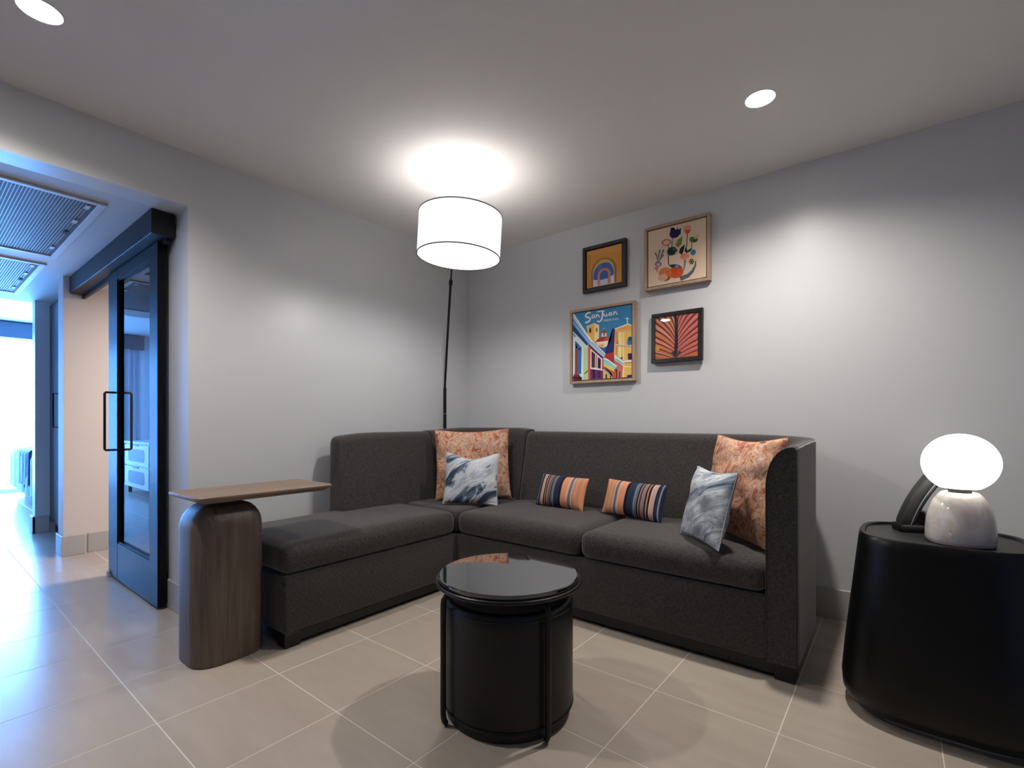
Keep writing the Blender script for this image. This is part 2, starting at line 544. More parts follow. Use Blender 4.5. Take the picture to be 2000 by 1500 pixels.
# bedroom shell
bm = bmesh.new()
add_box(bm, -10.0, -6.07, -1.02, -0.9, -0.1, BH)
add_box(bm, -6.2, -6.07, -0.9, -0.60, -0.1, BH)
struct(from_bm('wall_bedroom_left', bm, 'wall'))
struct(box('wall_bedroom_right', -10.0, -6.2, 3.0, 3.1, -0.1, BH, 'wall'))
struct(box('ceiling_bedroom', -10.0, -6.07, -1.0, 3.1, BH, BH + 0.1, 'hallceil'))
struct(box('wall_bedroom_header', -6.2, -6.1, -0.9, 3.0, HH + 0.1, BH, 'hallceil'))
bm = bmesh.new()
add_box(bm, XB - 0.12, XB, -1.02, -0.75, -0.1, BH)
add_box(bm, XB - 0.12, XB, 2.95, 3.1, -0.1, BH)
add_box(bm, XB - 0.12, XB, -0.75, 2.95, 2.3, BH)
struct(from_bm('wall_bedroom_rear', bm, 'wall'))
win = struct(box('window_1', XB - 0.10, XB - 0.04, -0.75, 2.95, -0.02, 0.05, 'white'))
box('window_frame', XB - 0.10, XB - 0.04, -0.75, -0.70, 0.05, 2.3, 'white', win)
box('window_frame', XB - 0.10, XB - 0.04, 2.90, 2.95, 0.05, 2.3, 'white', win)
box('window_frame', XB - 0.10, XB - 0.04, 1.9, 1.96, 0.05, 2.3, 'white', win)
box('window_frame', XB - 0.10, XB - 0.04, -0.70, 2.90, 2.25, 2.3, 'white', win)
box('pane', XB - 0.075, XB - 0.07, -0.70, 1.9, 0.05, 2.25, 'winglass', win)
box('pane', XB - 0.075, XB - 0.07, 1.96, 2.90, 0.05, 2.25, 'winglass', win)
po = bpy.data.objects.new('window_portal', portal)
COL.objects.link(po)
po.location = (XB - 0.03, 1.1, 1.15)
po.rotation_euler = (0, -PI / 2, 0)
po.parent = win

# baseboards
def baseboard(name, x0, x1, y0, y1, h=0.152, mat='base'):
    return struct(box(name, x0, x1, y0, y1, 0.0, h, mat, None, 0.002, 1))
baseboard('baseboard_right', XW + 0.012, 2.3, YW - 0.012, YW)
baseboard('baseboard_left', XW, XW + 0.012, OPY, YW)
baseboard('baseboard_hall', -3.25, XW, OPY - 0.010, OPY)
baseboard('baseboard_bathroom_near', -4.872, -4.842, 0.752, 0.885, 0.148)
baseboard('baseboard_bathroom', -4.872, -4.858, 0.905, 2.5, 0.148)
baseboard('baseboard_partition', -5.06, -4.872, 0.752, 0.765, 0.148)
baseboard('baseboard_closet', -6.07, -6.052, 0.748, 0.858, 0.148)
baseboard('baseboard_closet_end', -6.21, -6.052, 0.745, 0.765, 0.148)

# ceiling vents of the hall
def vent(label, x0, x1, y0, y1):
    t = thing('ceiling_vent', label, 'vent', ((x0 + x1) / 2, (y0 + y1) / 2, HH), 'return air grilles in the hall ceiling')
    bm = bmesh.new()
    fw = 0.035
    for a in ((x0, x1, y0, y0 + fw), (x0, x1, y1 - fw, y1), (x0, x0 + fw, y0 + fw, y1 - fw), (x1 - fw, x1, y0 + fw, y1 - fw)):
        add_box(bm, *a, HH - 0.012, HH + 0.0, 0.003, 1)
    from_bm('frame', bm, 'grille', t)
    box('backing', x0 + fw, x1 - fw, y0 + fw, y1 - fw, HH - 0.002, HH, 'darkgap', t)
    bm = bmesh.new()                                     # egg-crate lattice
    sx = 0.0125
    n = int((x1 - x0 - 2 * fw) / sx)
    for i in range(1, n):
        x = x0 + fw + i * sx
        add_box(bm, x - 0.0016, x + 0.0016, y0 + fw, y1 - fw, HH - 0.0050, HH - 0.0035)
    n = int((y1 - y0 - 2 * fw) / sx)
    for i in range(1, n):
        y = y0 + fw + i * sx
        add_box(bm, x0 + fw, x1 - fw, y - 0.0016, y + 0.0016, HH - 0.0052, HH - 0.0034)
    o = from_bm('lattice', bm, 'mesh', t, 0); o['kind'] = 'stuff'
    for i, (px, py) in enumerate(((x1 - 0.10, y1 - 0.055), (x1 - 0.38, y1 - 0.055), (x1 - 0.62, y1 - 0.055), (x0 + 0.25, y1 - 0.055))):
        box('clip', px - 0.03, px + 0.03, py - 0.016, py + 0.004, HH - 0.012, HH - 0.006, 'grille' if i != 2 else 'darkgap', t, 0.002, 1)
    return adopt(t)
vent('larger white perforated vent in the hall ceiling nearest the opening', -4.36, -3.10, -0.25, 0.655)
vent('second white perforated vent in the hall ceiling towards the bright bedroom', -5.82, -4.60, -0.25, 0.640)

# header box over the sliding door, rail
struct(box('trim_1', -4.868, -2.972, 0.80, 0.902, 1.962, 2.088, 'header', None, 0.002, 1))
struct(box('trim_2', -4.868, -3.0, 0.872, 0.890, 1.935, 1.962, 'blackmetal'))

# sliding glazed door
DX0, DX1, DY0, DY1 = -4.03, -3.068, 0.853, 0.894
door = struct(box('door_1', DX0, -3.83, DY0, DY1, 0.012, 1.955, 'doorwood', None, 0.002, 1))
box('stile', -3.20, DX1, DY0, DY1, 0.012, 1.955, 'doorwood', door, 0.002, 1)
box('top_rail', -3.83, -3.20, DY0 + 0.001, DY1 - 0.001, 1.893, 1.955, 'doorwood', door)
box('bottom_rail', -3.83, -3.20, DY0 + 0.001, DY1 - 0.001, 0.012, 0.24, 'doorwood', door)
bm = bmesh.new()
for a in ((-3.83, -3.818, 0.24, 1.893), (-3.212, -3.20, 0.24, 1.893)):
    add_box(bm, a[0], a[1], DY0 + 0.006, DY1 - 0.006, a[2], a[3])
for z in (0.24, 1.881):
    add_box(bm, -3.818, -3.212, DY0 + 0.006, DY1 - 0.006, z, z + 0.012)
from_bm('glazing_bead', bm, 'doorwood', door)
box('glass_pane', -3.818, -3.212, DY0 + 0.018, DY0 + 0.023, 0.252, 1.881, 'doorglass', door)
bm = bmesh.new()
hx = -3.885
tube(bm, [(hx, DY0 + 0.002, 0.822), (hx, DY0 - 0.045, 0.822), (hx, DY0 - 0.05, 0.827), (hx, DY0 - 0.05, 1.180), (hx, DY0 - 0.045, 1.185), (hx, DY0 + 0.002, 1.185)], 0.007, 8)
from_bm('handle', bm, 'blackmetal', door)
box('floor_guide', DX0 - 0.004, DX0 + 0.03, DY0 - 0.012, DY1 + 0.004, 0.0, 0.035, 'grille', door, 0.003, 1)

# closet door in the niche
d2 = struct(box('door_2', -6.068, -5.056, 0.862, 0.90, 0.10, 2.06, 'closet', None, 0.002, 1))
box('kick_panel', -6.068, -5.056, 0.90, 0.92, 0.0, 0.10, 'plinth', d2)
bm = bmesh.new()
tube(bm, [(-5.50, 0.863, 0.955), (-5.50, 0.80, 0.955), (-5.50, 0.80, 1.235), (-5.50, 0.863, 1.235)], 0.008, 8)
from_bm('handle', bm, 'blackmetal', d2)
struct(box('wall_closet_rear', -6.07, -5.05, 0.905, 1.0, -0.1, HH, 'wall'))

# ------------------------------------------------------------------ recessed downlights
def spot(name, parent, loc, power, size=150, blend=0.85, rad=0.045, col=WARM):
    l = bpy.data.lights.new(name, 'SPOT')
    l.energy = power; l.spot_size = math.radians(size); l.spot_blend = blend
    l.shadow_soft_size = rad; l.color = col
    o = bpy.data.objects.new(name, l)
    COL.objects.link(o)
    o.location = loc
    if parent is not None:
        o.parent = parent
        o.location = Vector(loc) - Vector(parent.location)
    return o

def downlight(label, x, y, power):
    t = thing('recessed_downlight', label, 'ceiling light', (x, y, H))
    lathe('trim_ring', [(0.0545, -0.001), (0.058, -0.0025), (0.060, -0.001), (0.060, 0.0), (0.0545, 0.0)], 'trimwhite', t, 40)
    lathe('lens', [(0.0545, -0.0005), (0.052, -0.0035), (0.0, -0.005)], 'lens', t, 40)
    spot('downlight_lamp', t, (x, y, H - 0.012), power)
    return t
downlight('round lit recessed ceiling light near the top left corner above the opening', -2.224, 0.292, P_DOWN * 0.88)
downlight('round lit recessed ceiling light to the right of the floor lamp', -0.453, 2.256, P_DOWN * 0.93)

# warm lamp in the bathroom behind the sliding door
bl = bpy.data.lights.new('bathroom_lamp', 'AREA'); bl.shape = 'DISK'; bl.size = 0.25; bl.energy = P_BATH; bl.color = (1.0, 0.87, 0.78)
o = bpy.data.objects.new('bathroom_lamp', bl); COL.objects.link(o); o.location = (-3.9, 1.7, 2.02)

# ------------------------------------------------------------------ sectional sofa
sofa = thing('sectional_sofa', 'L-shaped charcoal fabric sectional sofa with chaise in the room corner', 'sofa', (-1.5, 2.4, 0))
SX0, SX1, SY0, SY1 = -2.72, -0.295, 2.11, 2.92
CX1, CY0 = -2.10, 1.05

def back_loft(name, stations, parent, mat='fabric'):
    """stations: (outer xy, inward normal, z0, ztop, thick_top, thick_bottom, r_out, r_in)"""
    bm = bmesh.new()
    loops = []
    for (ox, oy), (nx, ny), z0, zt, tt, tb, ro, ri, *kz in stations:
        rz = ri * (kz[0] if kz else 1.0)                 # taller than wide where the arm rolls over
        prof = [(0.0, z0), (0.0, z0 + (zt - ro - z0) * 0.5), (0.0, zt - ro)]
        for i in range(1, 6):
            a = PI - i / 5 * PI / 2
            prof.append((ro + ro * math.cos(a), zt - ro + ro * math.sin(a)))
        for i in range(0, 8):
            a = PI / 2 - i / 7 * (PI / 2)
            prof.append((tt - ri + ri * math.cos(a), zt - rz + rz * math.sin(a)))
        for i in range(1, 9):
            f = i / 8
            z = zt - rz + (z0 - zt + rz) * f
            fz = max(0.0, min(1.0, (zt - rz - z) / max(zt - rz - 0.44, 0.01)))
            prof.append((tt + (tb - tt) * fz, z))
        loops.append([Vector((ox + nx * d, oy + ny * d, z)) for d, z in prof])
    loops_to_bm(bm, loops)
    return from_bm(name, bm, mat, parent, 50)

Z0 = 0.062
# base boxes
box('chaise_base', SX0, CX1, CY0, SY0 + 0.02, Z0, 0.318, 'fabric', sofa, 0.014, 3)
box('sofa_base', CX1, -0.40, SY0 + 0.002, SY1, Z0, 0.318, 'fabric', sofa, 0.012, 3)
box('corner_base', SX0, CX1 + 0.002, SY0 + 0.02, SY1 - 0.3, Z0, 0.318, 'fabric', sofa, 0.008, 2)
# seat cushions
cushion_box('chaise_cushion', SX0, CX1 + 0.006, CY0 - 0.008, SY0 - 0.006, 0.322, 0.455, 0.045, 0.014, 'fabric', sofa, 0.006, 22, 30, 8, 1)
cushion_box('corner_cushion', -2.64, CX1 - 0.002, SY0 + 0.002, 2.86, 0.322, 0.455, 0.03, 0.010, 'fabric', sofa, 0.0, 16, 16, 6, 2)
cushion_box('seat_cushion', CX1 + 0.006, -1.246, SY0 - 0.012, 2.76, 0.322, 0.455, 0.045, 0.016, 'fabric', sofa, 0.006, 26, 20, 8, 3)
cushion_box('seat_cushion', -1.240, -0.402, SY0 - 0.012, 2.76, 0.322, 0.452, 0.045, 0.016, 'fabric', sofa, 0.006, 26, 20, 8, 4)
# left back
st = []
ys = [1.640, 1.646, 1.656, 1.672, 1.70, 1.8, 1.95, 2.10, 2.25, 2.366]
for y in ys:
    e = min(1.0, (y - 1.640) / 0.032)
    dz = 0.022 * (1 - math.sqrt(max(0, 1 - (1 - e) ** 2)))
    zt = 0.912 + 0.02 * min(1, (y - 1.64) / 0.2) - dz
    st.append(((SX0 + dz * 0.25, y), (1, 0), 0.30, zt, 0.105 - dz * 0.5, 0.150 - dz * 0.5, 0.03, 0.045))
back_loft('left_back', st, sofa)
# corner back
st = []
cxx, cyy, rad = SX0 + 0.55, SY1 - 0.55, 0.55
for i in range(0, 15):
    a = PI - i / 14 * PI / 2
    st.append(((cxx + rad * math.cos(a), cyy + rad * math.sin(a)), (-math.cos(a), -math.sin(a)), 0.30, 0.936 + 0.02 * min(1, i / 5), 0.115 + 0.018 * min(1, i / 5), 0.160 + 0.025 * min(1, i / 5), 0.03, 0.05))
st.append(((-2.14, SY1), (0, -1), 0.30, 0.952, 0.135, 0.20, 0.03, 0.06))
st.append(((-2.092, SY1), (0, -1), 0.30, 0.945, 0.135, 0.205, 0.03, 0.06))
back_loft('corner_back', st, sofa)
# right back turning into the arm
st = []
for x, dz, dt in ((-2.086, 0.02, 0.03), (-2.080, 0.008, 0.012), (-2.066, 0.001, 0.003), (-2.03, 0, 0), (-1.7, 0, 0), (-1.3, 0, 0), (-0.95, 0, 0), (-0.70, 0, 0)):
    st.append(((x, SY1), (0, -1), Z0, 0.932 - dz, 0.135 - dt, 0.225 - dt, 0.03, 0.05))
ra = 0.30
cxx, cyy = SX1 - ra, SY1 - ra
for i in range(0, 13):
    f = i / 12
    a = PI / 2 - f * PI / 2
    st.append(((cxx + ra * math.cos(a), cyy + ra * math.sin(a)), (-math.cos(a), -math.sin(a)), Z0, 0.932 - 0.012 * f,
               0.135 - 0.027 * f, 0.225 - 0.115 * f, 0.03 - 0.018 * f, 0.05 + 0.036 * f, 1.0 + 0.75 * f))
for y, dz in ((2.45, 0), (2.3, 0.004), (2.16, 0.010), (2.122, 0.012), (2.110, 0.014)):
    dd = 0.004 if y < 2.115 else 0.0
    st.append(((SX1 - dd, y), (-1, 0), Z0, 0.918 - dz - dd, 0.107 - dd * 2, 0.110 - dd * 2, 0.012, 0.086, 1.75))
back_loft('back_and_arm', st, sofa)
# piping along the front edge of the arm
pp = []
for z in (0.07, 0.3, 0.55, 0.74): pp.append((SX1 - 0.107, SY0 + 0.001, z))
for i in range(0, 9):
    a = PI - i / 8 * PI / 2
    pp.append((SX1 - 0.107 + 0.086 + 0.086 * math.cos(a), SY0 + 0.001, 0.7495 + 0.1505 * math.sin(a)))
pp += [(SX1 - 0.012, SY0 + 0.001, 0.900), (SX1 - 0.005, SY0 + 0.001, 0.89), (SX1 - 0.004, SY0 + 0.001, 0.6), (SX1 - 0.004, SY0 + 0.001, 0.07)]
bm = bmesh.new(); tube(bm, pp, 0.0035, 8)
from_bm('piping', bm, 'fabric2', sofa)
# plinth rails and feet
bm = bmesh.new()
add_box(bm, SX0 + 0.02, CX1 - 0.006, CY0 + 0.008, CY0 + 0.045, 0.02, Z0)
add_box(bm, CX1 - 0.045, CX1 - 0.006, CY0 + 0.045, SY0 + 0.04, 0.02, Z0)
add_box(bm, CX1 - 0.006, SX1 - 0.02, SY0 + 0.008, SY0 + 0.045, 0.02, Z0)
add_box(bm, SX1 - 0.055, SX1 - 0.015, SY0 + 0.045, SY1 - 0.25, 0.02, Z0)
from_bm('plinth_rail', bm, 'plinth', sofa)
for fx, fy in ((CX1 - 0.040, CY0 + 0.040), (SX1 - 0.045, SY0 + 0.040), (SX1 - 0.066, SY1 - 0.07), (SX0 + 0.05, CY0 + 0.040), (SX0 + 0.06, 2.30), (-1.9, SY1 - 0.06)):
    box('foot', fx - 0.036, fx + 0.036, fy - 0.036, fy + 0.036, 0.0, Z0, 'plinth', sofa, 0.003, 1)
adopt(sofa)

# ------------------------------------------------------------------ throw pillows
def pillow(name, label, mid, az, lean, w, h, th, mat, roll=0.0, group=None, flip=False, seed=1.0, pinch=0.05, wrinkle=0.006, sag=0.0):
    n = 34
    bm = bmesh.new()
    uvl = bm.loops.layers.uv.new('UVMap')
    def pt(u, v, s):
        eu, ev = 1 - abs(u) ** 2.6, 1 - abs(v) ** 2.6
        z = s * th / 2 * (max(eu, 0) * max(ev, 0)) ** 0.55
        x = u * w / 2 * (1 - pinch * (1 - v * v) * abs(u))
        y = v * h / 2 * (1 - pinch * 1.2 * (1 - u * u) * abs(v))
        if v > 0: y -= sag * (1 - u * u) ** 2 * v ** 2 * h * 0.5
        e = max(abs(u), abs(v))
        q = Vector((x * 9 + seed * 3.1, y * 9 + seed, s * 2.0))
        z += s * wrinkle * noise.noise(q) * (1 if e < 0.97 else 0)
        z += s * wrinkle * 0.7 * noise.noise(Vector((x * 24 + seed, y * 15 + seed * 2, s))) * (1 - e ** 6)
        return Vector((x, y + h / 2, z))
    def warp(t): return math.copysign(1 - (1 - abs(t)) ** 1.5, t)
    grid = {}
    for s in (1, -1):
        for i in range(n + 1):
            for j in range(n + 1):
                edge = i in (0, n) or j in (0, n)
                key = (i, j, 0 if edge else s)
                if key not in grid:
                    grid[key] = bm.verts.new(pt(warp(-1 + 2 * i / n), warp(-1 + 2 * j / n), 0 if edge else s))
    for s in (1, -1):
        for i in range(n):
            for j in range(n):
                ks = [(i, j), (i + 1, j), (i + 1, j + 1), (i, j + 1)]
                vs = [grid[(a, b, 0 if (a in (0, n) or b in (0, n)) else s)] for a, b in ks]
                f = bm.faces.new(vs if s > 0 else vs[::-1])
                for lp, (a, b) in zip(f.loops, ks if s > 0 else ks[::-1]):
                    u, v = (1 + warp(-1 + 2 * a / n)) / 2, (1 + warp(-1 + 2 * b / n)) / 2
                    lp[uvl].uv = (1 - u if flip else u, v)
    me = bpy.data.meshes.new('cover'); bm.to_mesh(me); bm.free()
    t = link(name, me, mat, None, 70)
    # +Z of the cover faces azimuth az, leaned back, standing on its lower edge
    nrm = Vector((math.cos(az), math.sin(az), 0))
    ux = Vector((-nrm.y, nrm.x, 0))
    up = Vector((0, 0, 1)) * math.cos(lean) - nrm * math.sin(lean)
    nz_ = ux.cross(up)
    mrot = Matrix((ux, up, nz_)).transposed().to_4x4()
    t.matrix_world = Matrix.Translation(Vector(mid)) @ mrot @ Matrix.Rotation(roll, 4, 'Z')
    bm = bmesh.new()                                          # corded seam round the edge
    ring = []
    for a, b, c, d in ((-1, -1, 1, -1), (1, -1, 1, 1), (1, 1, -1, 1), (-1, 1, -1, -1)):
        for i in range(16):
            f = i / 16
            p = pt(warp(a + (c - a) * f), warp(b + (d - b) * f), 0)
            ring.append(Vector((p.x * 0.995, (p.y - h / 2) * 0.995 + h / 2, p.z)))
    ring.append(ring[0].copy())
    tube(bm, ring, 0.0028, 6, False)
    from_bm('seam', bm, mat, t, 50)
    return set_tags(t, label, 'pillow', group)

m_d1, m_d2 = damask('orange_damask_a', 0.0), damask('orange_damask_b', 3.7)
m_b1, m_b2 = brushed('blue_brushstroke_print', -0.75, 2.3, 0.08), brushed('grey_brushstroke_print', -0.6, 5.1, 0.04, [(0.0, rgb(40, 54, 74)), (0.36, rgb(70, 86, 106)), (0.42, rgb(130, 142, 158)), (0.47, rgb(158, 166, 178)),
    (0.51, rgb(206, 210, 214)), (0.56, rgb(142, 152, 166)), (0.62, rgb(208, 212, 216)), (0.70, rgb(104, 118, 138)), (1.0, rgb(60, 76, 98))])
m_s = stripes('woven_stripes')
D = math.radians
ZS = 0.468
pillow('throw_pillow', 'large orange patterned pillow in the sofa corner behind the blue white pillow', (-2.285, 2.462, ZS), D(-44), D(9), 0.52, 0.485, 0.15, m_d1, D(1), 'large orange pillows', seed=1, sag=0.03, wrinkle=0.016)
pillow('throw_pillow', 'small blue white brushstroke pillow leaning on the large pillow in the corner', (-2.155, 2.285, ZS), D(-56), D(13), 0.355, 0.335, 0.10, m_b1, D(-1), 'small brushstroke pillows', seed=2, sag=0.20, wrinkle=0.009)
pillow('throw_pillow', 'striped lumbar pillow with its orange end at the right, left of the two', (-1.64, 2.535, ZS), D(-89), D(20), 0.345, 0.205, 0.105, m_s, D(-2), 'striped lumbar pillows', seed=3)
pillow('throw_pillow', 'striped lumbar pillow with its orange end at the left, right of the two', (-1.165, 2.525, ZS), D(-98), D(20), 0.385, 0.205, 0.105, m_s, D(-1), 'striped lumbar pillows', flip=True, seed=4)
pillow('throw_pillow', 'small grey brushstroke pillow at the right end leaning on the orange pillow', (-0.695, 2.215, ZS), D(-135), D(15), 0.335, 0.330, 0.10, m_b2, D(0), 'small brushstroke pillows', seed=5, wrinkle=0.014, sag=0.05)
pillow('throw_pillow', 'large orange patterned pillow against the right arm of the sofa', (-0.595, 2.375, ZS), D(-132), D(11), 0.50, 0.475, 0.12, m_d2, D(0), 'large orange pillows', seed=6, sag=0.06, wrinkle=0.016)

# ------------------------------------------------------------------ wooden C-shaped end table
t = thing('end_table', 'brown wooden side table with pillar base and cantilevered top over the chaise', 'table', (-2.30, 0.87, 0))
levels = [(0.0, 0.004), (0.006, 0.0), (0.55, 0.0)]
for i in range(1, 9):
    a = i / 8 * PI / 2
    levels.append((0.55 + 0.105 * math.sin(a), 0.085 * (1 - math.cos(a))))
levels.append((0.656, 0.095))
loft_rr('pillar', -2.305, 0.875, 0.262, 0.285, 0.085, levels, 'table_wood', t, 10)
loft_rr('neck', -2.305, 0.875, 0.13, 0.13, 0.03, [(0.65, 0), (0.674, 0)], 'plinth', t)
loft_rr('tabletop', -2.292, 1.010, 0.348, 0.585, 0.035, [(0.672, 0.035), (0.688, 0.004), (0.692, 0.0), (0.699, 0.0), (0.701, 0.002)], 'table_top', t)
adopt(t)

# ------------------------------------------------------------------ round coffee table and the ottoman under it
TC = (-1.078, 1.340)
t = thing('coffee_table', 'round black coffee table with glossy dark glass top and slim rod legs', 'table', (TC[0], TC[1], 0))
lathe('glass_top', [(0, 0.454), (0.240, 0.454), (0.2435, 0.457), (0.2435, 0.468), (0.2405, 0.471), (0, 0.471)], 'blackglass', t, 96)
lathe('rim', [(0.18, 0.442), (0.247, 0.442), (0.254, 0.4445), (0.2565, 0.449), (0.2555, 0.454), (0.252, 0.457), (0.2465, 0.4545), (0.18, 0.4535)], 'blackmetal', t, 96)
for a in (-111, -21, 69, 159):
    ca, sa = math.cos(D(a)), math.sin(D(a))
    pr = [(0.20, 0.431), (0.225, 0.430), (0.238, 0.425), (0.245, 0.415), (0.247, 0.40), (0.247, 0.22), (0.247, 0.045), (0.2455, 0.028), (0.2415, 0.016), (0.237, 0.0105), (0.2335, 0.0095)]
    bm = bmesh.new()
    tube(bm, [(r_ * ca, r_ * sa, z_) for r_, z_ in pr], 0.0092, 12)
    from_bm('leg', bm, 'blackmetal', t)
o = thing('ottoman', 'black leather drum ottoman nested under the round coffee table', 'ottoman', (TC[0], TC[1], 0))
lathe('base', [(0, 0), (0.212, 0), (0.216, 0.004), (0.216, 0.03), (0, 0.03)], 'plinth', o, 72)
lathe('drum', [(0, 0.028), (0.214, 0.028), (0.222, 0.032), (0.2255, 0.042), (0.2265, 0.07), (0.2265, 0.35), (0.2255, 0.384), (0.221, 0.396), (0.212, 0.401), (0.19, 0.396), (0.12, 0.389), (0, 0.387)], 'leather', o, 96, smooth=60)
for z_ in (0.380, 0.040):
    bm = bmesh.new()
    tube(bm, [(0.2262 * math.cos(2 * PI * i / 72), 0.2262 * math.sin(2 * PI * i / 72), z_) for i in range(73)], 0.0024, 6, False)
    from_bm('piping', bm, 'leather', o)

# ------------------------------------------------------------------ black console, globe lamp, telephone
KX, KY = 0.118, 2.245
t = thing('side_table', 'black rounded tapering side table at the right edge holding the globe lamp', 'table', (KX, KY, 0))
bm = bmesh.new()
lv = []
for z, s in ((0.012, -0.022), (0.02, -0.008), (0.035, 0.006), (0.06, 0.017), (0.10, 0.020), (0.2, 0.012), (0.35, -0.004), (0.5, -0.020), (0.575, -0.028), (0.598, -0.031), (0.606, -0.036), (0.607, -0.040)):
    lv.append(superellipse(KX, KY, 0.260 + s, 0.245 + s * 1.4, 3.4, z))
lv.append(superellipse(KX, KY, 0.212, 0.186, 3.4, 0.604))
lv.append(superellipse(KX, KY, 0.209, 0.183, 3.4, 0.5965))
loops_to_bm(bm, lv, True, False)
from_bm('body', bm, 'console', t)
bm = bmesh.new()
loops_to_bm(bm, [superellipse(KX, KY, 0.209, 0.183, 3.4, 0.592), superellipse(KX, KY, 0.209, 0.183, 3.4, 0.597)])
from_bm('tray_top', bm, 'consoletop', t)
bm = bmesh.new()
loops_to_bm(bm, [superellipse(KX, KY, 0.225, 0.205, 3.4, 0.0), superellipse(KX, KY, 0.225, 0.205, 3.4, 0.014)])
from_bm('foot_ring', bm, 'base', t)
adopt(t)

LX, LY, LZ = 0.163, 2.192, 0.597
t = thing('table_lamp', 'table lamp with glowing white globe on a domed marble base', 'lamp', (LX, LY, LZ))
lathe('base', [(0, 0.0), (0.084, 0.0), (0.0885, 0.004), (0.090, 0.016), (0.0895, 0.045), (0.0865, 0.080), (0.080, 0.112), (0.069, 0.141), (0.056, 0.161), (0.047, 0.169), (0.042, 0.170), (0.037, 0.166), (0, 0.162)], 'marble', t, 64, smooth=60)
lathe('collar', [(0, 0.161), (0.030, 0.161), (0.030, 0.172), (0.030, 0.180), (0, 0.180)], 'header', t, 40)
GR, GZ = 0.1005, 0.2665
prof = []
for i in range(0, 33):
    a = -PI / 2 + 0.54 + (PI - 0.54) * i / 32
    prof.append((GR * math.cos(a), GZ + GR * 0.96 * math.sin(a)))
prof.insert(0, (0.0, prof[0][1] + 0.002))
prof[-1] = (0.0, prof[-1][1])
lathe('globe', prof, 'globe', t, 64, smooth=60)
bm = bmesh.new()
loops_to_bm(bm, [[Vector((0.009 * math.cos(2 * PI * i / 20), 0, 0.007 * math.sin(2 * PI * i / 20))) + Vector((0, yy, 0)) for i in range(20)] for yy in (0.003, -0.0015)])
o = from_bm('touch_button', bm, 'trimwhite', t)
a = D(-112)
o.location = (0.0893 * math.cos(a), 0.0893 * math.sin(a), 0.036); o.rotation_euler = (0, 0, a + PI / 2)

PX, PY, PZ = 0.030, 2.325, 0.597
t = thing('telephone', 'black cordless telephone handset standing in its charging cradle beside the globe lamp', 'telephone', (PX, PY, PZ))
loft_rr('cradle', 0.012, 0.0, 0.098, 0.085, 0.012, [(0.0, 0.002), (0.004, 0), (0.020, 0.0), (0.026, 0.004)], 'plastic', t)
loft_rr('cradle_support', 0.048, 0.0, 0.022, 0.075, 0.006, [(0.02, 0), (0.070, 0.0), (0.074, 0.003)], 'plastic', t)
def handset(bm, d0, d1, hw, off=0.0):
    loops = []
    for i in range(15):
        f = i / 14
        a = 0.10 + 0.62 * f
        L = 0.235 * f
        cx_ = -0.012 + 0.100 * (0.55 * f + 0.45 * f * f)
        cz_ = 0.020 + 0.205 * f - 0.012 * f * f
        tx, tz = 0.100 * (0.55 + 0.9 * f), 0.205 - 0.024 * f
        ln = math.hypot(tx, tz); nx_, nz2 = tz / ln, -tx / ln
        e = 0.85 if i in (0, 14) else 1.0
        loop = []
        for q in rr(0, 0, (d1 - d0) * e, hw * e, min(0.008, (d1 - d0) * 0.4), 3):
            dd = q.x + (d0 + d1) / 2
            loop.append(Vector((cx_ + nx_ * dd, q.y, cz_ + nz2 * dd)))
        loops.append(loop)
    loops_to_bm(bm, loops)
bm = bmesh.new(); handset(bm, -0.022, 0.010, 0.048); from_bm('handset_back', bm, 'phonegrey', t, 50)
bm = bmesh.new(); handset(bm, 0.0105, 0.0115, 0.0475); from_bm('seam_line', bm, 'inset', t, 50)
bm = bmesh.new(); handset(bm, 0.0125, 0.024, 0.047); from_bm('handset_front', bm, 'plastic', t, 50)
t.rotation_euler = (0, 0, D(22))

# ------------------------------------------------------------------ arc floor lamp
PB = Vector((-2.752, 2.636, 0))
SCN = Vector((-1.904, 1.937, 0))
t = thing('floor_lamp', 'tall black arc floor lamp with lit white drum shade behind the sofa', 'lamp', (PB.x, PB.y, 0))
lathe('base', [(0, 0), (0.118, 0), (0.12, 0.003), (0.12, 0.014), (0.116, 0.017), (0, 0.018)], 'blackmetal', t, 48, (0.075, 0.0, 0))
bm = bmesh.new(); tube(bm, [(0, 0, 0.016), (0, 0, 0.6), (0, 0, 1.262)], 0.0125, 16)
from_bm('pole', bm, 'blackmetal', t)
bm = bmesh.new(); tube(bm, [(0, 0, 1.06), (0, 0, 1.064)], 0.0131, 16)
from_bm('pole_band', bm, 'silver', t)
j = Vector((-2.338, 2.293, 1.928)) - PB
e0 = Vector((0, 0, 1.262))
bm = bmesh.new()
up = [e0, Vector((0.01, -0.008, 1.30))]
for f in (0.2, 0.45, 0.7, 0.9, 1.0):
    p = e0.lerp(j, f); p.z += 0.035 * math.sin(PI * f)
    up.append(p)
tube(bm, up, 0.0085, 14)
from_bm('upper_arm', bm, 'blackmetal', t)
bm = bmesh.new()
dj = (up[-1] - up[-2]).normalized()
tube(bm, [j - dj * 0.02, j - dj * 0.012, j + dj * 0.012, j + dj * 0.02], [0.010, 0.0125, 0.0125, 0.010], 14)
from_bm('joint', bm, 'blackmetal', t)
hub = Vector((SCN.x, SCN.y, 2.165)) - PB
bm = bmesh.new()
hh = (SCN - PB); hd = Vector((hh.x, hh.y, 0))
tip = [j, j + dj * 0.08, j + dj * 0.16]
q1 = tip[-1]
for f, dz in ((0.25, 0.055), (0.5, 0.085), (0.75, 0.08), (0.92, 0.045), (1.0, 0.0)):
    p = q1.lerp(hub, f); p.z = q1.z + (hub.z - q1.z) * f + dz
    tip.append(p)
tip.append(hub - Vector((0, 0, 0.06)))
tube(bm, tip, 0.0055, 12)
